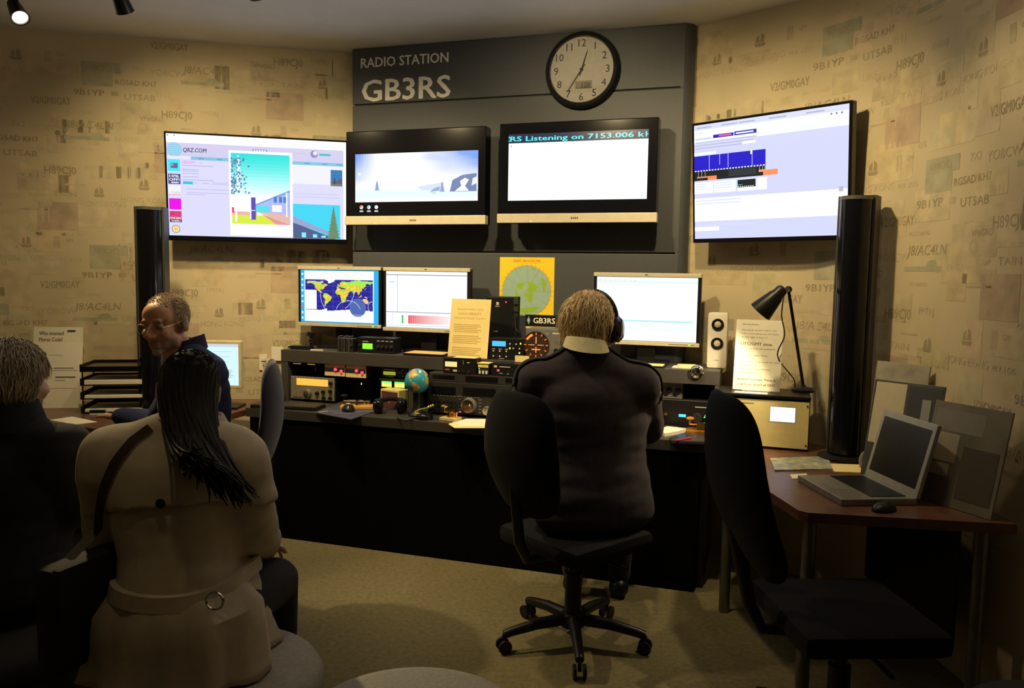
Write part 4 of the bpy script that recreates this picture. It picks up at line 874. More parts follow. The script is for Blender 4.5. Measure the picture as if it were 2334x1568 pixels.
# mouse mat and mouse
o = flat('mouse_mat', 'dark blue printed mouse mat between keyboard and headphones', 'mouse mat', [(720, 942), (800, 957), (858, 938), (775, 920)], DESK, .004, mat('mat_blue', (.055, .06, .10), .6))
c = Canvas(); c.line([(-.14, -.05), (-.10, .0)], .008, (.75, .70, .05), 0); c.line([(-.10, .0), (.0, .0)], .005, (.35, .4, .5), 0); c.line([(-.06, -.06), (.04, -.06)], .005, (.45, .5, .6), 0); c.line([(.06, -.02), (.16, .03)], .006, (.45, .5, .6), 0); tag(c.mk('print', topside(.004), o, M_PRINT), kind='stuff')
bpy.data.objects[o.name].rotation_euler.z = 0
mx_, my_ = PZ(794, 938, DESK)
o = thing('computer_mouse', 'black and silver computer mouse on the blue mat', 'mouse', (mx_, my_, DESK+.004), DK.yaw+.5)
MB().ell((0, 0, .006), (.036, .055, .034)).mk('shell', M_BLACK, o, smooth=True); MB().ell((0, .012, .014), (.024, .040, .029)).mk('silver_back', M_SILV, o, smooth=True); MB().ell((0, -.040, .026), (.004, .010, .007)).mk('wheel', M_WHITE, o, smooth=True)
for ch in o.children:
    for v in ch.data.vertices: v.co.z = max(v.co.z, 0.0005)
# wooden based morse key
kx_, ky_ = PZ(822, 915, DESK)
def straight_key(label, loc, yaw, base_m, metal, L=.17, wd=.075, knob_m=M_BLACK):
    o = thing('morse_key', label, 'morse key', loc, yaw); bx('base', base_m, o, -L/2, L/2, -wd/2, wd/2, 0, .018, bev=.003)
    MB().tube([(-L*.42, 0, .045), (L*.34, 0, .042)], .005, 8).mk('lever', metal, o); bx('bridge', metal, o, -.008, .008, -.022, .022, .018, .05, bev=.002)
    MB().lathe([(.006, 0), (.006, .02), (.020, .024), (.021, .030), (.010, .036), (0, .036)], 20, Matrix.Translation((-L*.40, 0, .045))).mk('finger_knob', knob_m, o, smooth=True)
    for x in (.34, .22): MB().lathe([(.007, 0), (.007, .02), (.010, .022), (.010, .03), (0, .03)], 14, Matrix.Translation((L*x, .0, .018))).mk('terminal', metal, o, smooth=True)
    return o
straight_key('morse key on an orange pine base beside the mouse mat', W(.29, .47, DESK), DK.yaw+.35, M_PINE, M_CHROME, .19, .085)
straight_key('small brass morse key on a pale wooden base by the loose papers', (*PZ(1027, 958, DESK), DESK+.0), DK.yaw-.15, mat('pale_wood', (.62, .48, .22), .5), M_BRASS, .10, .07, M_BRASS)
o = straight_key('polished brass twin lever key beside the cream cabinet amplifier', (*PZ(1596, 987, DESK), DESK), DK.yaw+.1, mat('amber_base', (.75, .36, .04), .3, .6), M_BRASS, .13, .10, mat('amber_knob', (.85, .42, .05), .25, .5))
bx('brass_block', M_BRASS, o, -.02, .05, -.04, .01, .018, .055, bev=.004)
# globe
gx, gn = P(951, 868, .56)
o = thing('desk_globe', 'small toy globe of the earth on a dark stand', 'globe', W(gx, .56, DESK), DK.yaw)
gr = (P(978, 868, .56)[0]-P(926, 868, .56)[0])/2; gz = gn-DESK
mb = MB(); NLO, NLA = 96, 56; Mg = Matrix.Translation((0, 0, gz)) @ Matrix.Rotation(R_(14), 4, 'Y') @ Matrix.Rotation(R_(8), 4, 'X') @ Matrix.Rotation(R_(-2), 4, 'Z')
vv = []
for j in range(NLA+1):
    la = -math.pi/2+math.pi*j/NLA
    for i in range(NLO):
        lo = R_(-180+360*i/NLO); a = lo+R_(82)-math.pi/2; vv.append(Mg @ (Vector((math.cos(la)*math.cos(a), math.cos(la)*math.sin(a), math.sin(la)))*gr))
mb.v = [tuple(x) for x in vv]
for j in range(NLA):
    for i in range(NLO):
        lo, la = -180+360*(i+.5)/NLO, -90+180*(j+.5)/NLA; k = is_land(lo, la); f = noise.noise(Vector((lo*.045, la*.06, 7)))
        col = (.03, .33, .46)
        if k: col = (.85, .25, .12) if f > .08 else (.80, .48, .07) if f > -.15 else (.38, .48, .10)
        if k in (15, 6): col = (.75, .75, .7)
        mb.f.append((j*NLO+i, j*NLO+(i+1) % NLO, (j+1)*NLO+(i+1) % NLO, (j+1)*NLO+i)); mb.m.append(0); mb.c.append(col)
mb.mk('sphere', mat('globe_paint', attr=True, rough=.35, noise_amt=.03), o, colors=True, smooth=True)
MB().lathe([(.05, 0), (.05, .008), (.035, .02), (.022, .05), (.024, gz-gr+.004), (.0, gz-gr+.004)], 24).mk('stand', M_BLACK, o, smooth=True)
MB().tube([(gr*1.08*math.sin(R_(a)), 0, gz-gr*1.08*math.cos(R_(a))) for a in range(-10, 130, 10)], .003, 8).mk('meridian_arm', M_BLACK, o)
# headphones lying on the desk
def rest(o, z):                        # settle a thing on the height z
    bpy.context.view_layer.update(); st = [o]; lo = 9
    while st:
        a = st.pop(); st += list(a.children)
        if a.type == 'MESH': lo = min(lo, min((a.matrix_world @ v.co).z for v in a.data.vertices))
    o.location.z += z-lo
def headphones(name, label, loc, rot, s=1.):
    o = thing(name, label, 'headphones', loc); o.rotation_euler = rot
    MB().tube([(.078*s*math.cos(R_(a)), 0, .055*s+.095*s*math.sin(R_(a))) for a in range(-8, 189, 10)], .009*s, 10).mk('headband', M_BLACK, o, smooth=True)
    MB().tube([(.070*s*math.cos(R_(a)), 0, .050*s+.090*s*math.sin(R_(a))) for a in range(40, 141, 10)], .012*s, 10).mk('pad', M_BLACKF, o, smooth=True)
    for sg in (-1, 1):
        Mx = Matrix.Translation((sg*.078*s, 0, .03*s)) @ Matrix.Rotation(R_(90*sg), 4, 'Y')
        e = MB().lathe([(.040*s, -.028*s), (.046*s, -.018*s), (.044*s, -.004*s), (.040*s, .0), (.042*s, .008*s), (.030*s, .020*s), (.0, .022*s)], 28, Mx).mk('ear_cup', M_GLOSS, o, smooth=True)
        MB().lathe([(.030*s, -.034*s), (.045*s, -.032*s), (.045*s, -.02*s), (.03*s, -.019*s)], 28, Mx).mk('ear_pad', M_BLACKF, e, smooth=True)
    return o
hx, hy = PZ(888, 944, DESK)
o = headphones('headphones', 'black headphones lying on the desk beside the globe', (hx, hy, DESK+.047), (R_(-78), 0, DK.yaw+.35), .95)
rest(o, DESK)
cb = MB().tube([(*PZ(905, 955, DESK), DESK+.004), (*PZ(925, 962, DESK), DESK+.004), (*PZ(948, 955, DESK), DESK+.004), (*PZ(975, 950, DESK), DESK+.006)], .0035, 8).mk('audio_cable', M_BLACK); tag(cb, 'black audio cable between the headphones and the bug key', 'cable')
bx_, by_ = PZ(968, 955, DESK)
o = thing('bug_key', 'black round based speed key with a bent brass lever', 'morse key', (bx_, by_, DESK), DK.yaw)
MB().lathe([(.046, 0), (.046, .012), (.042, .022), (.030, .034), (.012, .040), (0, .040)], 28).mk('base', M_GLOSS, o, smooth=True)
MB().tube([(.045, .01, .075), (.01, 0, .060), (-.03, -.01, .050), (-.05, -.012, .038), (-.038, -.02, .030), (-.018, -.02, .030)], .004, 8).mk('lever', mat('yellow_brass', (.75, .62, .06), .3, .6), o)
for k in range(3): MB().ell((.020+.012*k, .005, .066+.005*k), (.007, .007, .007)).mk('weight', MATS['yellow_brass'], o, smooth=True)
MB().cyl((.02, -.02, .03), (.02, -.034, .03), .006).mk('terminal', M_CHROME, o)
flat('paper_sheet', 'cream loose sheet on the desk beside the small brass key', 'paper', [(1022, 967), (1036, 976), (1118, 976), (1140, 962), (1050, 957)], DESK, .002, M_YPAP)
flat('paper_sheet', 'cream loose sheet uppermost by the operator chair back', 'paper', [(1035, 964), (1050, 972), (1135, 972), (1140, 956), (1062, 955)], DESK+.0022, .002, M_PAPER)
# right end of the desk
flat('note_pad', 'dark glossy note pad at the right end of the desk', 'note pad', [(1525, 1003), (1532, 1010), (1620, 1013), (1622, 999), (1560, 992)], DESK, .012, mat('dark_pad', (.05, .05, .055), .25))
flat('open_notebook', 'white open notebook on the desk beneath the black amplifier', 'notebook', [(1500, 986), (1515, 995), (1545, 990), (1568, 983), (1520, 978)], DESK, .016, M_PAPER)
o = flat('spiral_notebook', 'small spiral bound notebook at the foot of the black amplifier', 'notebook', [(1500, 978), (1522, 977), (1550, 974), (1505, 972)], DESK, .010, M_DARK)
pa, pb = PZ(1540, 1004, DESK+.016), PZ(1575, 998, DESK+.016)
o = MB().tube([(*pa, DESK+.0165), (*pb, DESK+.0165)], [.003, .0045], 10).mk('pen', mat('red_pen', (.55, .02, .06), .3)); tag(o, 'red pen resting on the dark glossy note pad', 'pen')

# ================================================================== THE WOODEN TABLES
# cream cabinet amplifier
ax0, ay0 = PZ(1632, 1014, TAB); ax1, ay1 = PZ(1842, 1031, TAB)
ayaw = math.atan2(ay1-ay0, ax1-ax0); aw = math.hypot(ax1-ax0, ay1-ay0)
o = thing('cabinet_amplifier', 'large cream fronted amplifier cabinet with a bright display', 'amplifier', ((ax0+ax1)/2, (ay0+ay1)/2, TAB), ayaw)
ah = .245
bx('cabinet', M_BLACK, o, -aw/2, aw/2, .006, .25, .0, ah, bev=.003); bx('front_panel', M_CREAM, o, -aw/2+.004, aw/2-.004, 0, .006, .012, ah-.012, bev=.001); bx('lid', M_BLACK, o, -aw/2-.002, aw/2+.002, -.006, .255, ah, ah+.012, bev=.002)
glow(o, 'display', aw*.08, ah*.55, aw*.345, ah*.83, (.75, .75, 1.), 0, mat('display_glow', attr=True, emit=1.6)); bx('display_frame', M_SILV, o, aw*.07, aw*.355, -.0003, .001, ah*.53, ah*.85, bev=0)
for sx_ in (-1, 1):
    for z_ in (.03, ah-.03): knob(o, sx_*(aw/2-.012), 0, z_, .004, .003, M_DARK, 'screw')
marks(o, 0, [('r', -aw*.36, ah*.86, -aw*.1, ah*.885, (.35, .3, .12)), ('r', -aw*.34, ah*.80, -aw*.28, ah*.83, (.35, .3, .12))])
ATOP = TAB+ah+.012; afr = Frame((ax0, ay0), (ax1, ay1))
# the clock note
q0 = afr.P(1670, 870, -.10)[0]; q1 = afr.P(1778, 876, -.10)[0]; zt = afr.P(1742, 727, -.13)[1]-ATOP
paper_sign('paper_sign', 'white paper notice about clock time standing on the cream cabinet', afr.W((q0+q1)/2, -.10, ATOP), ayaw-.05, (q1-q0)*1.0, zt, 12, [
    ('Did You Know...', .14, .925, .020, .36, True), ('The clock on the wall in the', .12, .845, .020, .74, False), ('radio room above the HF Radio', .12, .795, .020, .80, False), ('on the right is kept at', .12, .745, .020, .56, False),
    ('UTC/GMT time', .12, .64, .042, .66, True), ('(Universal Time Co-ordinated', .12, .585, .020, .74, False), ('or', .12, .54, .020, None, False), ('Greenwich Mean Time)', .12, .49, .020, .58, False),
    ('This allows us to work out what', .12, .40, .022, .86, False), ('the time zone', .12, .35, .022, .34, False), ('is in any country we may', .12, .30, .022, .66, False), ('be talking to.', .12, .25, .022, .34, False),
    ('British Summer Time is', .10, .15, .030, .80, True), ('one hour ahead of GMT', .10, .08, .030, .80, True)], (.20, .13, .05))
o = MB().box(-.075, .075, 0, .05, 0, .002).mk('paper_slip', M_PAPER); tag(o, 'white slip of paper on the cabinet lid before the notice', 'paper'); o.location = afr.W(afr.P(1712, 888, -.02)[0], -.062, ATOP); o.location = afr.W(afr.P(1712, 888, -.02)[0], -.015, ATOP+.0002); o.rotation_euler.z = ayaw
# desk lamp
lb = afr.W(afr.P(1842, 870, -.20)[0]-.02, -.20, ATOP); dl = thing('desk_lamp', 'black desk lamp with a cone shade lighting the paper notice', 'lamp', lb)
def L_(x, y, Y): return PD(x, y, Y)-lb
top = L_(1797, 660, lb.y-.06); neck = L_(1776, 667, lb.y-.27); mouth = L_(1733, 711, lb.y-.235)
MB().lathe([(.055, 0), (.055, .010), (.045, .018), (.012, .024), (.010, .03)], 28).mk('base', M_BLACK, dl, smooth=True)
MB().tube([(0, 0, .02), top], .0075, 12).mk('pole', M_BLACK, dl); MB().tube([top, neck], .012, 12).mk('arm_joint', M_BLACK, dl, smooth=True)
MB().ell(top, (.017, .017, .017)).mk('hinge', M_BLACK, dl, smooth=True)
dr = (mouth-neck).normalized(); Lh = (mouth-neck).length; Mx = Matrix.Translation(neck) @ dr.to_track_quat('Z', 'Y').to_matrix().to_4x4()
MB().lathe([(.016, -.03), (.026, -.02), (.028, .01), (.034, .02), (.052, Lh*.9), (.054, Lh), (.050, Lh-.002), (.030, .03), (.0, .028)], 36, Mx).mk('lamp_shade', M_BLACK, dl, smooth=True)
MB().ell(neck+dr*(Lh*.55), (.019, .019, .019)).mk('bulb', mat('lamp_bulb', (1., .82, .5), emit=10), dl, smooth=True)
MB().tube(sm3([top+Vector((-.02, -.005, -.01)), top+Vector((-.03, -.01, -.12)), top+Vector((-.005, .01, -.22)), top+Vector((-.03, .02, -.32)), Vector((-.05, .0, .06)), Vector((-.04, .01, .01))]), .003, 6).mk('cable', M_BLACK, dl)
l = bpy.data.lights.new('desk_lamp_light', 'SPOT'); l.energy = 20; l.spot_size = R_(115); l.spot_blend = .5; l.color = (1., .80, .48); l.shadow_soft_size = .02
lo = bpy.data.objects.new('desk_lamp_light', l); COL.objects.link(lo); lo.parent = dl; lo.location = neck+dr*(Lh*.97); lo.rotation_euler = (-dr).to_track_quat('Z', 'Y').to_euler()

# column loudspeakers
def column(label, x, y, yaw, h_):
    o = thing('column_speaker', label, 'speaker', (x, y, TAB), yaw, 'column loudspeakers')
    MB().lathe([(.11, 0), (.11, .012), (.06, .022), (.05, .03)], 32).mk('base', M_BLACK, o, smooth=True)
    pts = [(.068*math.cos(a), -.07*math.sin(a)) for a in [math.pi*i/16 for i in range(17)]]
    MB().prism(pts+[(-.068, .0), (.068, .0)][:0], .03, h_-.02).mk('grille', M_GLOSS, o, smooth=True)
    MB().prism([(-.078, -.002), (.078, -.002), (.078, .09), (.05, .12), (-.05, .12), (-.078, .09)][::-1], .03, h_).mk('cabinet', mat('speaker_grey', (.05, .048, .044), .5), o)
    MB().prism([(.070*math.cos(a), -.073*math.sin(a)) for a in [math.pi*i/16 for i in range(17)]], h_-.02, h_-.004).mk('top_cap', mat('speaker_cap', (.10, .095, .085), .4), o)
    return o
column('tall black column loudspeaker on the table beside the open laptop', 1.50, 3.50, R_(-38), P(1950, 446, 1.)[1]-TAB if False else PD(1950, 446, 3.50).z-TAB)
column('tall black column loudspeaker behind the man in glasses', *PD(342, 600, 4.42)[:2], R_(8), PD(342, 471, 4.42).z-TAB)

# laptop
q_ = [Vector((*PZ(x, y, TAB+.02), 0)) for x, y in ((1837, 1083), (1885, 1145), (2083, 1142), (1992, 1082))]
cx = sum((p for p in q_), Vector())/4; yl = math.atan2((q_[2]-q_[1]).y, (q_[2]-q_[1]).x)
o = thing('laptop', 'open grey laptop with a dark screen on the wooden table', 'laptop', (cx.x, cx.y, TAB), 0)
lp = [(p-cx) for p in q_]; e1 = ((lp[2]-lp[1])+(lp[3]-lp[0])).normalized(); e2 = Vector((-e1.y, e1.x, 0))     # e1 = front to hinge
LD, LWD = .285, .345; Ml = Matrix(((e1.x, e2.x, 0, 0), (e1.y, e2.y, 0, 0), (0, 0, 1, 0), (0, 0, 0, 1)))
M_LAP = mat('laptop_grey', (.30, .29, .26), .35, .5)
MB().box(-LD/2, LD/2, -LWD/2, LWD/2, 0, .026, bev=.005, M=Ml).mk('base', M_LAP, o)
MB().box(-.02, LD/2-.03, -LWD/2+.025, LWD/2-.025, .026, .0285, M=Ml).mk('keyboard', M_BLACK, o); MB().box(-LD/2+.03, -.04, -.05, .05, .026, .0268, M=Ml).mk('touchpad', M_GREYP, o)
Mh = Ml @ Matrix.Translation((LD/2-.005, 0, .026)) @ Matrix.Rotation(R_(-76), 4, 'Y') @ Matrix.Rotation(math.pi, 4, 'Z')
Mh = Ml @ Matrix.Translation((LD/2-.004, 0, .024)) @ Matrix.Rotation(R_(14), 4, 'Y')
lid = MB().box(-.002, .014, -LWD/2, LWD/2, 0.0, .275, bev=.004, M=Mh).mk('lid', mat('lid_grey', (.36, .35, .31), .4, .3), o)
MB().box(-.0035, -.002, -LWD/2+.022, LWD/2-.022, .03, .25, M=Mh).mk('screen', mat('dark_screen', (.01, .011, .012), .22), o)
# papers and magazines
flat('magazine', 'glossy magazine on the wooden table below the cream cabinet', 'magazine', [(1755, 1047), (1766, 1074), (1898, 1071), (1886, 1042)], TAB, .006, mat('magazine_cover', (.40, .42, .30), .3, noise_amt=.6, noise_scale=25))
flat('paper_sheet', 'pale sheet lying between the magazine and the laptop', 'paper', [(1886, 1058), (1902, 1076), (1978, 1079), (1962, 1060)], TAB, .003, M_YPAP)
flat('leaflet', 'small pale leaflet half under the magazine edge', 'leaflet', [(1800, 1082), (1806, 1092), (1842, 1090), (1838, 1080)], TAB, .002, M_PAPER)
mx_, my_ = PZ(2015, 1163, TAB)
o = thing('computer_mouse', 'plain black computer mouse before the laptop', 'mouse', (mx_, my_, TAB), .6)
MB().ell((0, 0, .0), (.055, .034, .032)).mk('shell', M_BLACK, o, smooth=True); MB().ell((-.035, 0, .016), (.010, .004, .008)).mk('wheel', M_GREYP, o, smooth=True)
for ch in o.children:
    for v in ch.data.vertices: v.co.z = max(v.co.z, 0.0003)
o = thing('coiled_lead', 'loosely coiled cable standing behind the laptop', 'cable', (*PZ(1976, 1073, TAB), TAB))
MB().tube([(.035*math.cos(a*.5)*(1-.01*a), .02*math.sin(a*.5), .045+.04*math.sin(a*.5+.3)) for a in range(0, 40)], .0035, 6).mk('coil', mat('grey_cable', (.25, .23, .17), .5), o); rest(o, TAB)
# boards and brochures leaning against the curved wall
def board(name, label, cat, bl, br, h_, mt, prints=(), th=.008, lean=14):
    a = Vector((*PZ(*bl, TAB), 0)); b = Vector((*PZ(*br, TAB), 0)); e = (b-a); w_ = e.length; yaw = math.atan2(e.y, e.x)
    o = thing(name, label, cat, ((a.x+b.x)/2, (a.y+b.y)/2, TAB), yaw); Mx = Matrix.Rotation(R_(-lean), 4, 'X')
    MB().box(-w_/2, w_/2, 0, th, .002, h_, bev=.001, M=Mx).mk('board', mt, o)
    for k, (x0, y0, x1, y1, col) in enumerate(prints):
        c = Canvas(); c.rect((x0-.5)*w_, y0*h_, (x1-.5)*w_, y1*h_, col, 0); f0 = front(-.0003*k); c.mk('printed_panel', lambda x, y, l: Mx @ Vector(f0(x, y, l)), o, M_PRINT)
    rest(o, TAB); return o, w_, Mx
M_BRD = mat('display_board', (.20, .18, .13), .45, noise_amt=.4, noise_scale=6)
def lboard(name, label, cat, X, Y, yaw, w_, h_, lean, mt, prints=(), th=.008, texts=()):
    o = thing(name, label, cat, (X, Y, TAB), yaw); Mx = Matrix.Rotation(R_(-lean), 4, 'X')
    MB().box(-w_/2, w_/2, 0, th, 0, h_, bev=.001, M=Mx).mk('board', mt, o)
    for k, (x0, y0, x1, y1, col) in enumerate(prints):
        c = Canvas(); c.rect((x0-.5)*w_, y0*h_, (x1-.5)*w_, y1*h_, col, 0); f0 = front(-.0003*k); c.mk('printed_panel', lambda x, y, l: Mx @ Vector(f0(x, y, l)), o, M_PRINT)
    if texts:
        c = Canvas()
        for t_, x, y, h in texts: c.text(t_, (x-.5)*w_, y*h_, h*h_, (.12, .10, .06), 0, bold=True)
        f0 = front(-.002); c.mk('printed_text', lambda x, y, l: Mx @ Vector(f0(x, y, l)), o, M_PRINT)
    rest(o, TAB); return o
lboard('display_board', 'tall photo board leaning on the curved wall, nearest the table end', 'board', 1.565, 2.74, R_(-68), .30, .37, 12, M_BRD, [(.05, .72, .7, .93, (.24, .22, .18)), (.0, .42, .42, .70, (.42, .36, .28)), (.04, .28, .36, .40, (.45, .42, .36)), (.5, .1, .95, .6, (.09, .07, .05))])
lboard('leaflet_holder', 'brochure stand with a white sheet standing behind the laptop', 'leaflet holder', 1.535, 3.10, R_(-52), .28, .40, 12, mat('brochure_dark', (.09, .09, .085), .35, noise_amt=.5, noise_scale=12), [(.03, .35, .48, .98, (.58, .52, .36)), (.52, .45, .97, .97, (.05, .055, .06)), (.72, .55, .84, .85, (.30, .31, .30))])
lboard('brochure', 'pale brochure leaning on the wall behind the brochure stand', 'brochure', 1.585, 3.26, R_(-60), .24, .46, 8, mat('brochure_pale', (.36, .33, .25), .5, noise_amt=.3, noise_scale=15))

# ---- left table
sx, sy = PZ(118, 938, TAB)
lboard('paper_sign', 'white sheet leaning on the wall with a printed morse question', 'sign', sx-.05, sy+.10, R_(8), .27, .38, 14, M_PAPER, [(.35, .80, .62, .81, (.5, .46, .38)), (.45, .60, .85, .615, (.25, .22, .17)), (.45, .57, .92, .58, (.5, .46, .38)), (.50, .46, .90, .48, (.18, .15, .12)), (.50, .42, .70, .43, (.5, .46, .38)), (.40, .30, .92, .305, (.5, .46, .38))], .004, ())
o = thing('paper_sign', 'white card headed with a question about morse code', 'sign', (sx-.10, sy+.24, TAB), R_(8)); Mx = Matrix.Rotation(R_(-6), 4, 'X')
hz = PD(85, 745, sy+.24).z-TAB
MB().box(-.14, .13, 0, .003, 0, hz, bev=0, M=Mx).mk('card', M_PAPER, o); c = Canvas(); c.text('Who invented', -.11, hz-.048, .024, (.12, .10, .08), 0, w=.135, bold=True); c.text('Morse Code?', -.11, hz-.085, .024, (.12, .10, .08), 0, w=.13, bold=True); c.rect(.045, hz-.03, .09, hz-.018, (.05, .05, .05), 0); f0 = front(0); c.mk('printed_text', lambda x, y, l: Mx @ Vector(f0(x, y, l)), o, M_PRINT); rest(o, TAB)
tp = PZ(243, 940, TAB)
o = thing('letter_trays', 'stack of black letter trays filled with papers', 'letter tray', (tp[0]+.03, tp[1]+.10, TAB), R_(12))
tz = PD(243, 835, tp[1]).z-TAB
for k in range(4):
    z_ = .004+k*(tz-.03)/3
    t_ = MB(); t_.box(-.17, .17, -.13, .13, z_, z_+.006); t_.box(-.17, -.163, -.13, .13, z_, z_+.04); t_.box(.163, .17, -.13, .13, z_, z_+.04); t_.box(-.17, .17, .123, .13, z_, z_+.04); tr_ = t_.mk('tray', M_BLACK, o)
    if k < 3: MB().box(-.15, .15, -.128, .11, z_+.006, z_+.022+.008*(k == 2), bev=.001).mk('paper_pile', M_PAPER, o)
    else: MB().box(-.165, .165, -.13, .128, z_+.006, z_+.03, bev=.002).mk('lid', M_GLOSS, o)
    if k:
        for x in (-.166, .166): MB().cyl((x, .1, 0), (x, .1, z_), .004, seg=8).mk('post', M_BLACK, o); MB().cyl((x, -.1, 0), (x, -.1, z_), .004, seg=8).mk('post', M_BLACK, o)
o = flat('paper_sheet', 'cream sheet of paper at the edge of the letter tray table', 'paper', [(112, 958), (170, 968), (222, 962), (165, 950)], TAB, .002, M_PAPER)
px_, py_ = PZ(225, 945, TAB)
o = thing('stapler', 'small black and white stapler lying before the letter trays', 'stapler', (px_, py_, TAB), R_(10)); bx('base', M_WHITE, o, -.045, .05, -.012, .012, 0, .008); bx('arm', M_BLACK, o, -.045, .035, -.010, .010, .010, .026, bev=.004)
# small monitor
loc = LW.W(0, 0, 0); Ym = 4.52
p0, p1 = PD(452, 776, Ym), PD(550, 886, Ym); w_ = p1.x-p0.x; zt, zb_ = p0.z-TAB, p1.z-TAB
o = thing('desktop_monitor', 'small cream framed monitor behind the man in glasses', 'monitor', ((p0.x+p1.x)/2, Ym, TAB), 0)
bx('casing', mat('cream_plastic', (.72, .62, .34), .45), o, -w_/2, w_/2, 0, .05, zb_, zt, bev=.006)
c = Canvas(); X, Y, ww, hh = -w_/2+.014, zb_+.018, w_-.028, zt-zb_-.036; c.rect(X, Y, X+ww, Y+hh, (.62, .86, 1.), 0); c.rect(X, Y+.93*hh, X+ww, Y+hh, (.55, .62, .75), 1); c.lines(X+.35*ww, Y+.82*hh, .5*ww, 3, .12*hh, .01*hh, (.4, .55, .7), 1); c.lines(X+.62*ww, Y+.38*hh, .25*ww, 5, .045*hh, .012*hh, (.25, .38, .55), 1); c.mk('screen', front(0), o, M_GLOW)
bx('neck', M_BLACK, o, -.03, .03, .05, .07, .012, zb_+.1); bx('foot', M_BLACK, o, -.10, .10, -.02, .14, 0, .014)
# sockets and card on the left wall
def onwall(x, y, off): # place on the straight left wall
    u, z = LW.P(x, y, off); return LW.W(u, off, z), LW.yaw
for k, (x, y) in enumerate(((612, 836), (600, 826))):
    p, yw = onwall(x, y, .012); o = thing('wall_socket', ['cream double socket plate on the wall beside the riser', 'cream single socket plate on the wall above the blue chair'][k], 'wall socket', p, yw); w_ = .075 if k == 0 else .05
    bx('plate', M_WHITE, o, -w_/2, w_/2, 0, .010, -.05, .05, bev=.003); bx('switch', M_WHITE, o, -.012, .012, -.006, 0, .01, .03, bev=.001); knob(o, 0, 0, -.02, .003, .002, M_DARK, 'pin_hole')
p, yw = onwall(632, 806, .02); o = MB().box(-.035, .035, 0, .004, -.045, .045).mk('wall_card', M_PAPER); tag(o, 'plain cream card on the wall at the riser end', 'card'); o.location = p; o.rotation_euler.z = yw
hp = PD(600, 880, 4.34)
o = thing('telephone', 'black telephone handset on its cradle beside the blue chair', 'telephone', (hp.x, hp.y, TAB), R_(-15)); o.location.z = DESK; o.location = W(-.235, .52, DESK); o.rotation_euler.z = DK.yaw
bx('cradle', M_BLACK, o, -.04, .04, -.02, .06, 0, .05, bev=.008); MB().tube([(-.03, .02, .05), (-.045, .02, .12), (-.05, .02, .17), (-.03, .02, .20)], [.020, .012, .012, .022], 12).mk('handset', M_GLOSS, o, smooth=True); MB().tube([(-.02, .0, .195), (.01, 0, .15), (.02, 0, .08), (.015, 0, .05)], .004, 8).mk('cord', M_CHROME, o)

# ================================================================== SEATS
def office_chair(label, x, y, yaw, seat_z, fabric, back_h=.56, back_w=.44, lean=8, base_rot=0.):
    """the chair looks along its local +y"""
    o = thing('office_chair', label, 'chair', (x, y, 0), yaw)
    MB().box(-.235, .235, -.22, .23, seat_z-.075, seat_z, bev=.034).mk('seat', fabric, o, smooth=True)
    Mb = Matrix.Translation((0, -.235, seat_z+.10)) @ Matrix.Rotation(R_(lean), 4, 'X'); NRR, NTT = 12, 56; mb = MB()
    def bp(r, th, side):
        c_, s_ = math.cos(th), math.sin(th); e_ = 2/3.4
        a, b = r*math.copysign(abs(c_)**e_, c_), r*math.copysign(abs(s_)**e_, s_)
        wd = back_w/2*(1-.08*max(0, b)-.16*max(0, -b)); mid = -.045*(1-a*a)-.03*math.cos(b*2.2); t_ = math.sqrt(max(0, 1-r**5))*.036
        return tuple(Mb @ Vector((a*wd, mid+(t_ if side == 0 else -t_), back_h/2*(1+b))))
    for side in (0, 1):
        o_ = len(mb.v); mb.v.append(bp(0, 0, side))
        for i in range(1, NRR+1):
            r = math.sin(math.pi/2*i/NRR)
            for k in range(NTT): mb.v.append(bp(r, 2*math.pi*k/NTT, side))
        for k in range(NTT): mb.f.append((o_, o_+1+k, o_+1+(k+1) % NTT))
        for i in range(NRR-1):
            for k in range(NTT): a_ = o_+1+i*NTT; mb.f.append((a_+k, a_+(k+1) % NTT, a_+NTT+(k+1) % NTT, a_+NTT+k))
    mb.m = [0]*len(mb.f); mb.c = [(1, 1, 1)]*len(mb.f)
    mb.mk('backrest', fabric, o, smooth=True)
    MB().tube([(0, -.12, seat_z-.085), (0, -.26, seat_z-.075), (0, -.30, seat_z), (0, -.30-.01*lean/2, seat_z+.30)], .022, 12).mk('back_stem', M_BLACK, o, smooth=True)
    bx('mechanism', M_BLACK, o, -.09, .09, -.13, .12, seat_z-.115, seat_z-.074, bev=.008); MB().tube([(.08, .02, seat_z-.10), (.27, .02, seat_z-.10)], [.005, .008], 8).mk('tilt_lever', M_BLACK, o)
    MB().lathe([(.035, .10), (.035, .30), (.024, .30), (.024, seat_z-.11)], 20).mk('gas_column', M_BLACK, o, smooth=True); MB().lathe([(.05, .075), (.055, .09), (.05, .125), (.036, .13)], 20).mk('hub', M_BLACK, o, smooth=True)
    for k in range(5):
        a = base_rot+2*math.pi*k/5; dx, dy = math.cos(a), math.sin(a)
        g = MB().tube([(dx*.04, dy*.04, .105), (dx*.16, dy*.16, .10), (dx*.27, dy*.27, .082), (dx*.30, dy*.30, .074)], [.026, .023, .019, .017], 10).mk('leg', M_BLACK, o, smooth=True)
        mb = MB()
        for sg in (-1, 1):
            c0 = Vector((dx*.30-dy*.015*sg, dy*.30+dx*.015*sg, .028)); ax_ = Vector((-dy, dx, 0))*.010*sg; mb.cyl(c0-ax_*.2, c0+ax_, .0275, seg=18)
        mb.cyl((dx*.30, dy*.30, .03), (dx*.30, dy*.30, .075), .008, seg=10); mb.mk('caster', M_BLACK, g)
    return o
CH = office_chair('dark office chair the headphoned operator sits on', .27, 3.17, R_(-50), .49, M_BLACKF, .50, .42, 8, R_(-44+5)+.0)
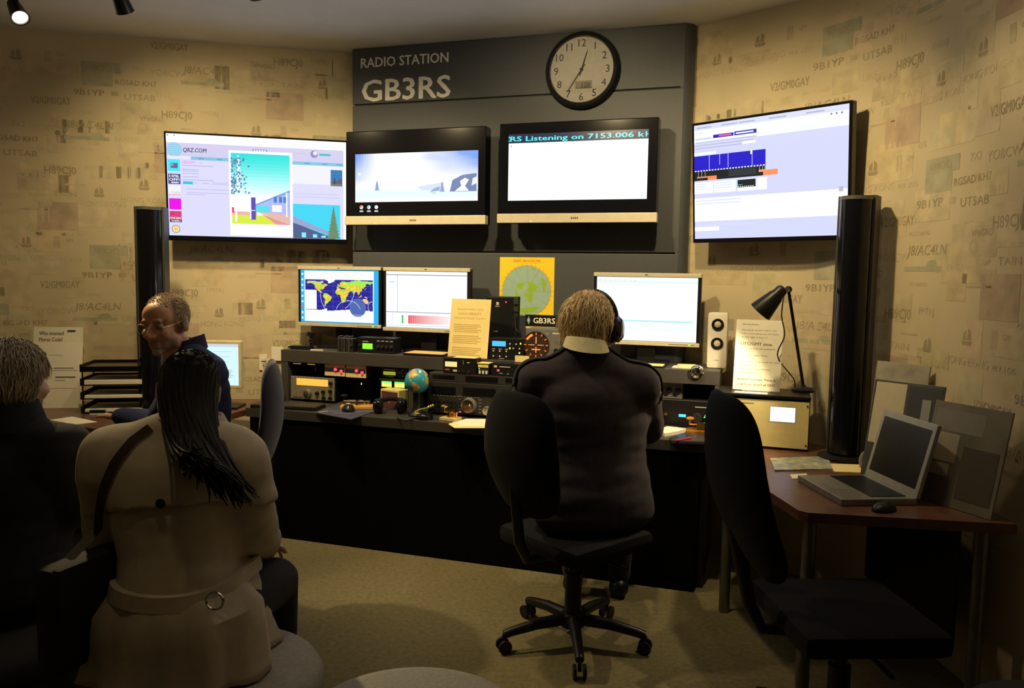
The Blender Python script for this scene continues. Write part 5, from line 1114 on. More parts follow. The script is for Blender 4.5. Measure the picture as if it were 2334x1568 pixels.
office_chair('empty dark office chair turned to the wooden laptop table', 1.06, 2.42, R_(-87), .50, M_BLACKF, .60, .46, 15, R_(141))
office_chair('dark blue office chair the man in glasses sits on', -1.39, 3.38, R_(105), .50, M_NAVYF, .54, .42, 9, .2)
def pouf(label, x, y, r, h_, mt):
    o = thing('pouf', label, 'stool', (x, y, 0), 0, None)
    MB().lathe([(r-.03, .02), (r-.005, .035), (r, .07), (r, h_-.09)], 64).mk('drum', mt, o, smooth=True)
    MB().lathe([(r, h_-.088), (r+.006, h_-.075), (r+.006, h_-.04), (r-.01, h_-.015), (r-.05, h_-.003), (r*.5, h_), (0, h_+.004)], 64).mk('cushion', mt, o, smooth=True)
    MB().lathe([(r-.04, 0), (r-.03, .02)], 40).mk('plinth', M_BLACK, o, smooth=True); return o
pouf('grey round upholstered pouf the woman in the beige coat sits on', -.80, 2.05, .29, .455, M_POUF)
pouf('empty grey round upholstered pouf beside the seated woman', -.23, 1.82, .29, .45, M_POUF)
pouf('dark round pouf beside the wooden laptop table', 1.43, 1.84, .29, .43, M_DPOUF)
pouf('dark round pouf the grey haired man sits on', -1.52, 2.30, .29, .455, M_DPOUF)

# ================================================================== PEOPLE
def cap(mb, p0, r0, p1, r1, seg=16):
    p0, p1 = Vector(p0), Vector(p1); dv = p1-p0; L = dv.length or 1e-4; dn = dv/L; pts, rs = [], []
    for a in (-80, -55, -28): pts.append(p0+dn*r0*math.sin(R_(a))); rs.append(r0*math.cos(R_(a)))
    for k in range(5): f = k/4; pts.append(p0.lerp(p1, f)); rs.append(r0+(r1-r0)*f)
    for a in (28, 55, 80): pts.append(p1+dn*r1*math.sin(R_(a))); rs.append(r1*math.cos(R_(a)))
    mb.tube(pts, rs, seg)
def fuse(mb, name, voxel, smooth, it=6):
    """melt overlapping volumes into one continuous surface"""
    o = mb.mk(name, [], None); bpy.context.view_layer.objects.active = o
    md = o.modifiers.new('r', 'REMESH'); md.mode = 'VOXEL'; md.voxel_size = voxel
    ms = o.modifiers.new('s', 'SMOOTH'); ms.factor = .5; ms.iterations = it
    dg = bpy.context.evaluated_depsgraph_get(); me = bpy.data.meshes.new_from_object(o.evaluated_get(dg)); old = o.data
    o.modifiers.clear(); o.data = me; bpy.data.meshes.remove(old); me.polygons.foreach_set('use_smooth', [True]*len(me.polygons)); return o
def head_parts(mb, M):
    E = lambda c, r: mb.ell(c, r, M)
    E((0, .015, .03), (.074, .094, .083)); E((0, -.042, .035), (.062, .048, .056)); E((0, -.045, -.03), (.058, .050, .062)); E((0, -.046, -.075), (.048, .043, .040)); E((0, -.077, -.102), (.022, .018, .018))
    for s in (-1, 1):
        E((s*.034, -.068, -.030), (.024, .022, .026)); E((s*.012, -.105, -.036), (.010, .012, .009)); E((s*.079, .014, -.010), (.010, .020, .033)); E((s*.081, .016, .012), (.009, .016, .014)); E((s*.045, -.02, -.07), (.02, .035, .03))
    c = lambda a, ra, b, rb: cap(mb, M @ Vector(a), ra, M @ Vector(b), rb)
    c((0, -.090, .012), .009, (0, -.117, -.032), .014); c((-.036, -.086, .020), .010, (.036, -.086, .020), .010); c((-.017, -.092, -.066), .007, (.017, -.092, -.066), .007); c((-.014, -.090, -.078), .008, (.014, -.090, -.078), .008)
    c((0, .02, -.07), .056, (0, .045, -.15), .060)
def hand_parts(mb, wr, dirv, up, side, curl=.5, s=1.):
    d_ = Vector(dirv).normalized(); u_ = Vector(up); u_ = (u_-d_*u_.dot(d_)).normalized(); l_ = d_.cross(u_)*side; wr = Vector(wr)
    for k in range(4):
        off = (k-1.5)*.021*s; b0 = wr+d_*.015+l_*off*.6; b1 = wr+d_*(.088-.006*abs(k-1.2))*s+l_*off; cap(mb, b0, .016*s, b1, .0125*s, 10)
        ln = (.040, .046, .043, .034)[k]*s; fan = l_*(k-1.5)*.10; p = b1; dd = (d_+fan).normalized()
        for j in range(3):
            dd = (dd-u_*curl*(.35+.25*j)).normalized(); q = p+dd*ln*(1., .68, .52)[j]; cap(mb, p, (.0095-.001*j)*s, q, (.0088-.001*j)*s, 10); p = q
    t0 = wr+d_*.025-l_*.02*s; t1 = t0+(d_*.6-l_*.75-u_*.2).normalized()*.045*s; t2 = t1+(d_*.9-l_*.25-u_*.3).normalized()*.034*s; cap(mb, t0, .016*s, t1, .011*s, 10); cap(mb, t1, .011*s, t2, .009*s, 10)
def limbs(mb, J, g, arms=True, legs=True, torso=True, feet=True):
    """g = added thickness: 0 for the body, more for clothing"""
    V = {k: Vector(v) for k, v in J.items() if k != 'girth'}; sh = (V['shL']+V['shR'])/2; across = (V['shR']-V['shL']).normalized(); fw = V['front'].normalized()
    if torso:
        wd = (V['shR']-V['shL']).length; pel = V['pelvis']; ch = pel.lerp(sh, .68); ab = pel.lerp(sh, .33)
        for f, rx, ry in ((0, .165, .125), (.16, .160, .125), (.33, .150, .122), (.5, .155, .125), (.68, .165, .125), (.82, .160, .112)):
            c = pel.lerp(sh, f); c = c+fw*(.03*math.sin(f*3.1)-.03*(f > .6)*(f-.6)); k = wd/.40
            Mx = Matrix.Translation(c) @ Matrix((( *across, 0), (*(-fw), 0), (0, 0, 1, 0), (0, 0, 0, 1))).transposed() if False else Matrix.Translation(c) @ Matrix(((across.x, fw.x, 0, 0), (across.y, fw.y, 0, 0), (across.z, fw.z, 1, 0), (0, 0, 0, 1)))
            mb.ell((0, 0, 0), (rx*k*J.get('girth', (1,))[0]+g, ry*J.get('girth', (1,))[0]+g, .125+g), Mx)
        if g: mb.ell((0, 0, -.05), (.172*k*J.get('girth', (1,))[0]+g, .130*J.get('girth', (1,))[0]+g, .11), Matrix.Translation(pel) @ Matrix(((across.x, fw.x, 0, 0), (across.y, fw.y, 0, 0), (0, 0, 1, 0), (0, 0, 0, 1))))
        cap(mb, V['shL'], .068+g, V['shR'], .068+g); cap(mb, sh, .075+g, V['neck'], .058+g*.6); cap(mb, V['shL'].lerp(sh, .3), .07+g, V['neck'], .05+g*.5); cap(mb, V['shR'].lerp(sh, .3), .07+g, V['neck'], .05+g*.5)
    for s in 'LR':
        if arms:
            cap(mb, V['sh'+s], .060+g, V['el'+s], .045+g); cap(mb, V['el'+s], .045+g, V['wr'+s], .030+g*.8)
        if legs:
            hp_ = V['hip'+s]; cap(mb, hp_, .088+g*.8, V['kn'+s], .062+g); cap(mb, V['kn'+s], .060+g, V['an'+s], .040+g)
        if feet: 
            a = V['an'+s]; t_ = V.get('toe'+s, a+fw*.17+Vector((0, 0, -.05))); cap(mb, (a.x, a.y, .052), .038, (t_.x, t_.y, .036), .032)
def seated(head, neck, shL, shR, elL, elR, wrL, wrR, pelvis, front, knee=.46, kz=.52, spread=.11, girth=1., ankback=0.):
    f = Vector(front).normalized(); ac = Vector(shR)-Vector(shL); ac.z = 0; ac.normalize(); p = Vector(pelvis)
    side = Vector((f.y, -f.x, 0));
    J = dict(neck=neck, shL=shL, shR=shR, elL=elL, elR=elR, wrL=wrL, wrR=wrR, pelvis=pelvis, front=f, girth=(girth,))
    for s, sg in (('L', -1), ('R', 1)):
        h_ = p+side*sg*.09; k = p+side*sg*spread+f*knee; k.z = kz; a = k+f*(.02-ankback)
        J['hip'+s] = h_; J['kn'+s] = k; J['an'+s] = Vector((a.x, a.y, .10))
    return J
def head_matrix(c, yaw, pitch=0., roll=0., s=1.):   # yaw 0 looks to -y (towards the camera); pitch > 0 looks down
    return Matrix.Translation(c) @ Matrix.Rotation(yaw, 4, 'Z') @ Matrix.Rotation(pitch, 4, 'X') @ Matrix.Rotation(roll, 4, 'Y') @ Matrix.Scale(s, 4)
def shell(src, name, cond, off, mt, parent, thick=.004):
    """a garment layer: the part of a surface where cond holds, lifted outwards"""
    me = src.data; bm = bmesh.new(); bm.from_mesh(me); bm.normal_update()
    dele = [f for f in bm.faces if not cond(f.calc_center_median(), f.normal)]; bmesh.ops.delete(bm, geom=dele, context='FACES')
    lone = [v for v in bm.verts if not v.link_faces]; bmesh.ops.delete(bm, geom=lone, context='VERTS')
    for it in range(3):
        bd = {v: sum((e.other_vert(v).co for e in v.link_edges if e.is_boundary), Vector())/max(1, sum(e.is_boundary for e in v.link_edges)) for v in bm.verts if v.is_boundary}
        for v, c in bd.items(): v.co = v.co.lerp(c, .5)
    nr = {v: v.normal.copy() for v in bm.verts}
    for v in bm.verts: v.co += nr[v]*off
    o = bpy.data.objects.new(name, bpy.data.meshes.new(name)); bm.to_mesh(o.data); bm.free(); COL.objects.link(o); o.data.materials.append(mt); o.parent = parent
    o.data.polygons.foreach_set('use_smooth', [True]*len(o.data.polygons))
    md = o.modifiers.new('thick', 'SOLIDIFY'); md.thickness = thick; md.offset = 1; return o
def strands(mb, roots, seg=6, r=.004):
    for pts, rr in roots:
        n = len(pts); mb.tube(pts, [rr*(1-.75*i/(n-1)) if i else rr*.8 for i in range(n)], 5)
def skin_col(o, fn):
    me = o.data; at = me.color_attributes.new('Col', 'FLOAT_COLOR', 'POINT'); buf = np.empty((len(me.vertices), 4)); 
    for i, v in enumerate(me.vertices): buf[i] = (*fn(v.co), 1)
    at.data.foreach_set('color', buf.ravel())
M_SKIN = mat('skin', attr=True, rough=.5, noise_amt=.10, noise_scale=60, bump=.12, bump_scale=260)
def cloth(name, col, **k): return mat(name, col, .85, noise_amt=.18, noise_scale=50, bump=.14, bump_scale=k.pop('bs', 300), sheen=.06, spec=.2)
def add_person(label, J, HM, voxel, tops, trousers, shoes=M_BLACK, hands=None, cloth_voxel=.011, g=.012, skin=(.62, .33, .20), wrinkle=.004):
    p = thing('person', label, 'person', (J['pelvis'][0], J['pelvis'][1], 0)); off = Vector(p.location)
    J = {k: (Vector(v)-off if k not in ('front', 'girth') else v) for k, v in J.items()}
    HM = Matrix.Translation(-off) @ HM
    mb = MB(); head_parts(mb, HM); limbs(mb, J, 0.); cap(mb, HM @ Vector((0, .03, -.10)), .058, J['neck'], .060)
    for s, sd in (('L', -1), ('R', 1)):
        dv = Vector(J['wr'+s])-Vector(J['el'+s]); hd = (hands or {}).get(s, {}); hand_parts(mb, J['wr'+s], hd.get('dir', dv), hd.get('up', (0, 0, 1)), hd.get('side', -sd), hd.get('curl', .35))
    body = fuse(mb, 'body', voxel, True, 2); body.parent = p; body.data.materials.append(M_SKIN)
    inv = HM.inverted()
    for v in body.data.vertices:
        q = inv @ v.co
        if abs(q.x) < .09 and -.14 < q.y < -.03 and abs(q.z) < .13:
            d_ = 0.
            for s in (-1, 1): d_ += .011*math.exp(-(((q.x-s*.032)/.017)**2+((q.z-.002)/.012)**2))
            d_ += .004*math.exp(-((q.z+.0725)/.003)**2-(q.x/.022)**2)
            v.co += (HM.to_3x3() @ Vector((0, d_, 0)))
    mb = MB(); limbs(mb, J, g, legs=False, feet=False); top = fuse(mb, 'top', cloth_voxel, True, 14); top.parent = p; top.name = 'sweater'; top.data.materials.append(tops)
    for v, n in zip(top.data.vertices, [v.normal.copy() for v in top.data.vertices]):
        v.co += n*(wrinkle*noise.noise(Vector((v.co.x*6+v.co.z*3, v.co.y*6, v.co.z*26)))+wrinkle*.8*abs(noise.noise(Vector((v.co.x*4-v.co.z*5, v.co.y*5, v.co.z*12+4)))))
    mb = MB(); limbs(mb, J, .014, arms=False, torso=False, feet=False); pe = Vector(J['pelvis']); cap(mb, J['hipL'], .105, J['hipR'], .105); tr_ = fuse(mb, 'trousers', .013, True, 5); tr_.parent = p; tr_.data.materials.append(trousers)
    mb = MB()
    for s in 'LR':
        a = Vector(J['an'+s]); f = Vector(J['front']).normalized(); sh_ = MB(); cap(sh_, (a.x-f.x*.03, a.y-f.y*.03, .05), .047, (a.x+f.x*.18, a.y+f.y*.18, .042), .041); so = sh_.mk('shoe', shoes, p, smooth=True)
        for v in so.data.vertices: v.co.z = max(v.co.z, .002)
    return p, body, top, HM
DARKT = cloth('dark_trousers', (.018, .018, .022))

# ---- the operator, from behind, with headphones
op_neck = PD(1335, 806, 3.28); hc = PD(1343, 742, 3.38)
J = seated(None, op_neck, PD(1228, 872, 3.26), PD(1452, 882, 3.32), (.04, 3.50, .87), (.62, 3.54, .84), (.20, 3.74, .80), (.56, 3.79, .795), (.35, 3.21, .60), (.15, 1, 0), girth=1.27)
HMo = head_matrix(hc, math.pi-.38, R_(12), R_(-4), 1.06)
op, body, top, HMl = add_person('person in a dark sweater with headphones and pale collar working at the radio desk', J, HMo, .008, cloth('plum_sweater', (.042, .033, .042)), DARKT, g=.036, cloth_voxel=.013)
skin_col(body, lambda c: (.60, .34, .20))
sweater_top = top
off = Vector(op.location)
shell(top, 'shirt_collar', lambda c, n: False, .002, M_YPAP, op) if False else None
nl = Vector(op_neck)-off
mb = MB(); cdir = Vector((0, 0, 1)); pts = []
ring = []
for k in range(40):
    a = 2*math.pi*k/40; x, y = math.cos(a), math.sin(a); back = max(0, -y)
    for (r, z) in ((.068, .045+.010*back), (.077, .05+.010*back), (.090, .012-.012*back), (.084, .004)):
        ring.append(nl+Vector((x*r*1.08, y*r*.95-.005+ (z-.02)*.35, z+.012+.03*x*(-.3))))
fs = [(k*4+j, ((k+1) % 40)*4+j, ((k+1) % 40)*4+(j+1) % 4, k*4+(j+1) % 4) for k in range(40) for j in range(4)]
mb.add(ring, fs); mb.mk('shirt_collar', mat('cream_shirt', (.90, .82, .46), .8), op, smooth=True)
# shaggy hair
def hair_mass(parent, HM, mats, n, length, seed, low=-.07, face=-.02, rmul=1.06, drop=.9, jitter=.012, rr=.0045, puff=1.):
    rd = random.Random(seed); mb = MB(); roots = []
    shellm = MB(); shellm.ell((0, .018, .034), (.080, .100, .088), HM, 32, 20)
    hs = shellm.mk('hair_base', mats[0], parent, smooth=True)
    bm = bmesh.new(); bm.from_mesh(hs.data); inv = HM.inverted()
    bmesh.ops.delete(bm, geom=[f for f in bm.faces if (lambda q: (q.y < face-.03+(.02 if q.z > .05 else .03) and q.z < .055) or q.z < low+.05)(inv @ f.calc_center_median())], context='FACES'); bm.to_mesh(hs.data); bm.free()
    for i in range(n):
        while True:
            a = rd.uniform(0, 2*math.pi); z = rd.uniform(-.25, 1); r = math.sqrt(max(0, 1-z*z)); dvec = Vector((r*math.cos(a), r*math.sin(a), z))
            if dvec.y > -.35 or z > .55: break
        p = Vector((dvec.x*.077, .016+dvec.y*.097, .034+dvec.z*.085)); tang = (dvec-Vector((0, .25, .95)))
        tang = Vector((dvec.x, dvec.y, 0))*(.55 if z > .5 else -.10)+Vector((0, 0, -1))*drop*(1-.45*max(0, z))+Vector((rd.uniform(-.22, .22), rd.uniform(-.15, .15), 0)); tang.normalize()
        L = length*rd.uniform(.6, 1.2); pts = [p]; q = p.copy(); dd = (tang+dvec*.35).normalized()
        for k in range(6):
            dd = (dd*.8+tang*.25+Vector((-q.x*1.5, -(q.y-.016)*1.5, -.30))).normalized(); q = q+dd*L/6
            e = Vector((q.x/.077, (q.y-.016)/.097, (q.z-.034)/.085)); 
            lim = 1.02+(puff-1)*(.4+.6*rd.random())+.04
            if e.length < lim and q.z > -.12: q = Vector((e.normalized().x*lim*.077, .016+e.normalized().y*lim*.097, .034+e.normalized().z*lim*.085))
            q = q+Vector((rd.gauss(0, jitter*.2), rd.gauss(0, jitter*.2), 0)); pts.append(q.copy())
        mb.cur = rd.randrange(len(mats)); mb.tube([HM @ x for x in pts], [rr*(.8, 1.1, 1.1, 1., .8, .5, .15)[k] for k in range(7)], 5)
    return mb.mk('hair', mats, parent, smooth=True, fix=False)
BL = [mat('hair_light', (.95, .76, .45), .5, noise_amt=.25, noise_scale=90), mat('hair_brown', (.55, .40, .20), .55, noise_amt=.25), mat('hair_blond', (.86, .64, .33), .55, noise_amt=.25, noise_scale=90), mat('hair_ash', (.58, .42, .22), .55, noise_amt=.25), mat('hair_grey', (.72, .56, .34), .55, noise_amt=.2)]
hair_mass(op, HMl, BL, 4600, .125, 5, low=-.09, rr=.0019, puff=1.22, jitter=.024)
# headphones worn by the operator
o = headphones('headphones', 'black headphones worn over the operator blond hair', (0, 0, 0), (0, 0, 0), 1.27)
o.matrix_world = HMo @ Matrix.Translation((-.020, .004, -.052)) @ Matrix.Rotation(R_(6), 4, 'Y') @ Matrix.Rotation(R_(-6), 4, 'X') @ Matrix.Scale(1.0, 4)
# epaulettes lying on the shoulders, and paler shoulder patches
nlo = Vector(op_neck)-off
for sd in 'LR':
    a = Vector(J['sh'+sd])-off; e = Vector((a.x-nlo.x, a.y-nlo.y, 0)); L2 = e.length; e.normalize(); w2 = Vector((-e.y, e.x, 0))
    def on(c, n, hw, t0, t1): v = Vector((c.x-nlo.x, c.y-nlo.y, 0)); return n.z > -.1 and c.z > a.z-.06 and abs(v.dot(w2)) < hw and t0 < v.dot(e)/L2 < t1
    ep = shell(top, 'epaulette', lambda c, n: on(c, n, .026, .42, 1.55), .004, cloth('epaulette_cloth', (.020, .018, .022)), op, .006)
    q = min((v.co for v in ep.data.vertices), key=lambda v: (v-(nlo+e*L2*.5+Vector((0, 0, .08)))).length); MB().ell(q+Vector((0, -.004, .010)), (.008, .008, .006)).mk('epaulette_button', M_CHROME, op, smooth=True)

# ---- the man in glasses
hg = PD(377, 735, 3.30)
J = seated(None, hg+Vector((.05, .085, -.130)), (-1.25, 3.22, 1.09), (-1.46, 3.56, 1.09), (-1.36, 3.06, .80), (-1.66, 3.68, .80), (-1.60, 3.12, .66), (-1.93, 3.86, .79), (-1.34, 3.40, .60), (-.97, -.2, 0), girth=1.04)
HMg = head_matrix(hg, R_(-11), R_(9), R_(-2), 1.04)
mg, body, top, HMl = add_person('balding person in glasses and a navy zipped sweater turning towards the room', J, HMg, .0055, cloth('navy_sweater', (.028, .036, .105)), DARKT, g=.020, hands={'R': {'curl': .12, 'side': -1}})
inv = HMl.inverted()
def face(c):
    q = inv @ c; col = Vector((.66, .34, .20))
    if q.z > -.14 and abs(q.x) < .11 and abs(q.y) < .14:
        if q.y < -.03 and q.z < -.048 and q.z > -.13:      # short grey beard
            b = min(1, max(0, (-.048-q.z)/.012)); lips = math.exp(-((q.z+.073)/.009)**2-(q.x/.02)**2); col = col.lerp(Vector((.20, .14, .11)), .75*b*(1-.7*lips)); col = col.lerp(Vector((.42, .15, .11)), .6*lips)
            if q.z < -.088 and abs(q.x) < .03: col = col.lerp(Vector((.48, .42, .36)), .75)
        for s in (-1, 1):
            col = col.lerp(Vector((.16, .09, .06)), .8*math.exp(-(((q.x-s*.034)/.020)**2+((q.z-.022)/.005)**2)) if q.y < -.06 else 0)
            col = col.lerp(Vector((.36, .16, .10)), .55*math.exp(-(((q.x-s*.032)/.017)**2+((q.z-.003)/.012)**2)) if q.y < -.06 else 0)
        col = col.lerp(Vector((.62, .22, .14)), .5*math.exp(-((q.x/.018)**2+((q.z+.03)/.015)**2)) if q.y < -.09 else 0)
        hm = max(0, min(1, (q.z-.062)/.025))*max(0, min(1, (q.y+.07)/.03)); col = col.lerp(Vector((.56, .42, .25)), hm*(.55+.35*noise.noise(q*160)))
        hs_ = max(0, min(1, (q.y+.03)/.015))*max(0, min(1, (q.z+.03)/.02)); col = col.lerp(Vector((.42, .31, .18)), .8*hs_)
    return col
skin_col(body, face)
M_GH = mat('hair_cropped', (.42, .31, .18), .6, noise_amt=.35, noise_scale=160, bump=.6, bump_scale=400)
rd = random.Random(21); mb = MB(); bvs = [(v.co.copy(), v.normal.copy()) for v in body.data.vertices]
for co, nv in bvs:                       # short cropped hair: full at the sides and back, thin on top
    q = inv @ co
    if not (-.055 < q.z < .13 and abs(q.x) < .10 and -.07 < q.y < .13): continue
    side_ = max(0, min(1, (q.y+.03-.7*max(0, .015-q.z)-.35*max(0, q.z-.055))/.012)); top_ = max(0, min(1, (q.z-.07)/.02))*max(0, min(1, (q.y+.062)/.02))
    if abs(q.x) > .066 and -.048 < q.z < .026 and q.y < .046: side_ = 0
    if q.z < -.045: side_ = 0
    for rep in range(3):
        if rd.random() < max(.85*side_, .42*top_):
            jt = Vector((rd.gauss(0, .002), rd.gauss(0, .002), rd.gauss(0, .002))); dv = (nv*.55+Vector((0, .25, -.55*(1-top_)))+HMl.to_3x3() @ Vector((0, .5*top_, 0))+jt*60).normalized(); L = rd.uniform(.007, .014)*(1-.35*top_)
            mb.cur = 0 if rd.random() < .6 else 1; mb.tube([co+jt, co+jt+dv*L*.5+nv*.001, co+jt+dv*L+Vector((0, 0, -.002))], [.0011, .0011, .0003], 3, False)
mb.mk('hair', [M_GH, mat('hair_sandy', (.62, .47, .28), .6, noise_amt=.2)], mg, smooth=True, fix=False)
for s in (-1, 1):
    e = MB(); e.ell((s*.032, -.079, .002), (.0118, .0118, .0118), HMl, 20, 14); e.mk('eye', mat('eye_white', (.42, .36, .31), .25), mg, smooth=True)
    e = MB(); e.ell((s*.032-.003, -.0878, -.001), (.0056, .004, .0056), HMl, 14, 10); e.mk('iris', mat('iris', (.04, .025, .015), .1), mg, smooth=True)
gl = thing('eyeglasses', 'thin gold framed eyeglasses worn by the man in navy', 'glasses', (0, 0, 0)); gl.matrix_world = HMg
M_GOLD = mat('gold_frame', (.75, .55, .25), .25, 1.)
for s in (-1, 1):
    MB().tube([(s*.033+.024*math.cos(R_(a)), -.106+.004*abs(math.cos(R_(a))), -.004+.018*math.sin(R_(a))) for a in range(0, 361, 15)], .0011, 6).mk('rim', M_GOLD, gl)
    MB().lathe([(.0235, 0), (.0235, .001), (0, .0012)], 24, Matrix.Translation((s*.033, -.1035, -.004)) @ Matrix.Diagonal((1, 1, .75, 1)), axis='y').mk('lens', mat('lens_glass', (.95, .95, .93), .02, trans=1., noise_amt=0), gl, smooth=True)
    MB().tube([(s*.057, -.102, .0), (s*.078, -.06, .004), (s*.086, .005, .010), (s*.088, .030, -.005)], .0012, 6).mk('temple', M_GOLD, gl)
MB().tube([(-.010, -.106, .0), (0, -.111, .004), (.010, -.106, .0)], .0012, 6).mk('bridge', M_GOLD, gl)
offg = Vector(mg.location); nl = Vector(J['neck'])-offg; mb = MB(); ring = []
for k in range(36):
    a = 2*math.pi*k/36; x, y = math.cos(a), math.sin(a)
    for r, z in ((.066, .055), (.074, .058), (.088, .0), (.080, -.01)): ring.append(nl+Vector((x*r, y*r, z+.02*x-.012*(y < 0)*abs(y))))
mb.add(ring, [(k*4+j, ((k+1) % 36)*4+j, ((k+1) % 36)*4+(j+1) % 4, k*4+(j+1) % 4) for k in range(36) for j in range(4)]); mb.mk('collar', cloth('navy_collar', (.028, .026, .070)), mg, smooth=True)

# ---- the woman in the beige coat, from behind
wh = PD(432, 890, 2.20)
J = seated(None, PD(432, 985, 2.14), PD(272, 1058, 2.10), PD(520, 1058, 2.12), (-1.10, 2.14, .80), (-.73, 2.18, .80), (-1.02, 2.42, .66), (-.78, 2.44, .66), (-.875, 2.03, .60), (.02, 1, 0), girth=1.08)
HMw = head_matrix(wh, math.pi+.25, R_(10), R_(-8), .97)
M_COAT = mat('beige_coat', (.54, .46, .33), .8, noise_amt=.10, noise_scale=25, bump=.07, bump_scale=400)
wo, body, top, HMl = add_person('person with long dark hair in a beige belted trench coat seated on the pouf', J, HMw, .009, M_COAT, DARKT, g=.034, wrinkle=.0045)
skin_col(body, lambda c: (.62, .38, .26)); top.name = 'trench_coat'
offw = Vector(wo.location); pel = Vector(J['pelvis'])-offw
# skirt of the coat spread over the seat, continuing the line of the back
def coat_r(a, z):
    ca, sa = math.cos(a), math.sin(a); best = .12
    for v in top.data.vertices:
        if abs(v.co.z-z) < .025:
            x, y = v.co.x-pel.x, v.co.y-pel.y
            if abs(x) < .215 and abs(x*sa-y*ca) < .03: best = max(best, x*ca+y*sa)
    return min(best, .235)
NK = 48; rad = [coat_r(2*math.pi*k/NK, .70) for k in range(NK)]
for it in range(3): rad = [(rad[k-1]+2*rad[k]+rad[(k+1) % NK])/4 for k in range(NK)]
mb = MB(); rings = []
for i, (z, ex) in enumerate(((.735, -.035), (.70, -.008), (.64, .008), (.58, .024), (.52, .038), (.48, .050), (.462, .056))):
    for k in range(NK):
        a = 2*math.pi*k/NK; r = max(rad[k]+ex, (0 if i < 2 else .90+.025*i)/math.hypot(math.cos(a)/.222, math.sin(a)/.185))+.003*i*math.sin(a*7+i*.4)+.0015*i*math.sin(a*13); rings.append((pel.x+r*math.cos(a), pel.y+r*math.sin(a), z))
mb.add(rings, [(i*NK+k, i*NK+(k+1) % NK, (i+1)*NK+(k+1) % NK, (i+1)*NK+k) for i in range(6) for k in range(NK)]); sk = mb.mk('coat_skirt', M_COAT, wo, smooth=True); md = sk.modifiers.new('t', 'SOLIDIFY'); md.thickness = .005
mb = MB(); rings = []
for z, ex in ((.715, -.012), (.714, .004), (.676, .012), (.675, -.006)):
    for k in range(NK):
        a = 2*math.pi*k/NK; r = rad[k]+ex; rings.append((pel.x+r*math.cos(a), pel.y+r*math.sin(a), z+.006*math.sin(a*2)))
mb.add(rings, [(i*NK+k, i*NK+(k+1) % NK, ((i+1) % 4)*NK+(k+1) % NK, ((i+1) % 4)*NK+k) for i in range(4) for k in range(NK)]); mb.mk('belt', M_COAT, wo, smooth=True)
shell(top, 'storm_flap', lambda c, n: n.y < .25 and abs(c.x-pel.x-.01) < .26 and c.z > .90+.55*(c.x-pel.x-.01)**2*-1.6+.02 and c.z < 1.13, .007, M_COAT, wo, .006)
bt = Vector((pel.x+.0, 0, .935)); tz = min((v.co for v in top.data.vertices if abs(v.co.x-bt.x) < .02 and abs(v.co.z-.935) < .02), key=lambda q: q.y)
MB().lathe([(.012, 0), (.013, .004), (.008, .006), (0, .005)], 18, Matrix.Translation((bt.x, tz.y-.012, .935)), axis='y').mk('button', mat('coat_button', (.03, .02, .015), .3), wo, smooth=True)
tb = min((v.co for v in top.data.vertices if abs(v.co.x-pel.x-.155) < .02 and abs(v.co.z-.67) < .02), key=lambda q: q.y)
tb = Vector((pel.x+.14, pel.y-math.sqrt(max(.01, rad[38]**2-.14**2))-.016, .694))
MB().tube([tb+Vector((.0+.022*math.cos(a), -.0, .022*math.sin(a))) for a in [2*math.pi*k/16 for k in range(17)]], .0035, 8).mk('belt_buckle', M_CHROME, wo)
# collar and epaulettes
nl = Vector(J['neck'])-offw; mb = MB(); ring = []
for k in range(36):
    a = 2*math.pi*k/36; x, y = math.cos(a), math.sin(a)
    for r, z in ((.078, .045), (.086, .048), (.125, -.035), (.115, -.045)): ring.append(nl+Vector((x*r*1.05, y*r*.95, z)))
mb.add(ring, [(k*4+j, ((k+1) % 36)*4+j, ((k+1) % 36)*4+(j+1) % 4, k*4+(j+1) % 4) for k in range(36) for j in range(4)]); mb.mk('coat_collar', M_COAT, wo, smooth=True)
# long dark hair sweeping over the right shoulder
rd = random.Random(11); mb = MB(); M_HD = [mat('hair_dark', (.006, .0055, .006), .6, noise_amt=.2, spec=.25), mat('hair_black', (.010, .009, .009), .55, noise_amt=.2, spec=.25)]
sh_ = MB(); sh_.ell((0, .022, .030), (.078, .100, .090), HMl, 32, 20); sh_.mk('hair_base', M_HD[0], wo, smooth=True)
for i in range(420):
    a = rd.uniform(-.15*math.pi, 1.15*math.pi); z = rd.uniform(-.35, 1.); r = math.sqrt(max(0, 1-z*z)); d_ = Vector((r*math.cos(a), r*math.sin(a), z)); p = HMl @ Vector((d_.x*.077, .022+d_.y*.098, .03+d_.z*.088))
    t = rd.random(); tail = Vector((pel.x+.085+.14*t+rd.gauss(0, .022), pel.y+.03-.16+rd.gauss(0, .012), .935+.05*rd.random()+.10*(1-t)))
    mid = HMl @ Vector((d_.x*.075, .05+max(d_.y, .2)*.10, -.055)); mid2 = Vector((nl.x+.02+.10*t+rd.gauss(0, .012), nl.y-.125-.012*rd.random(), nl.z-.04)); mb.cur = i % 2
    n_ = 9; pts = []
    for k in range(n_+1):
        f = k/n_; q = ((1-f)**3)*p+3*((1-f)**2)*f*mid+3*(1-f)*f*f*mid2+(f**3)*tail; pts.append(q)
    mb.tube(pts, [.0065*(1.2, 1.3, 1.3, 1.2, 1.1, 1., .9, .7, .5, .2)[k] for k in range(n_+1)], 5)
mb.mk('hair', M_HD, wo, smooth=True, fix=False)
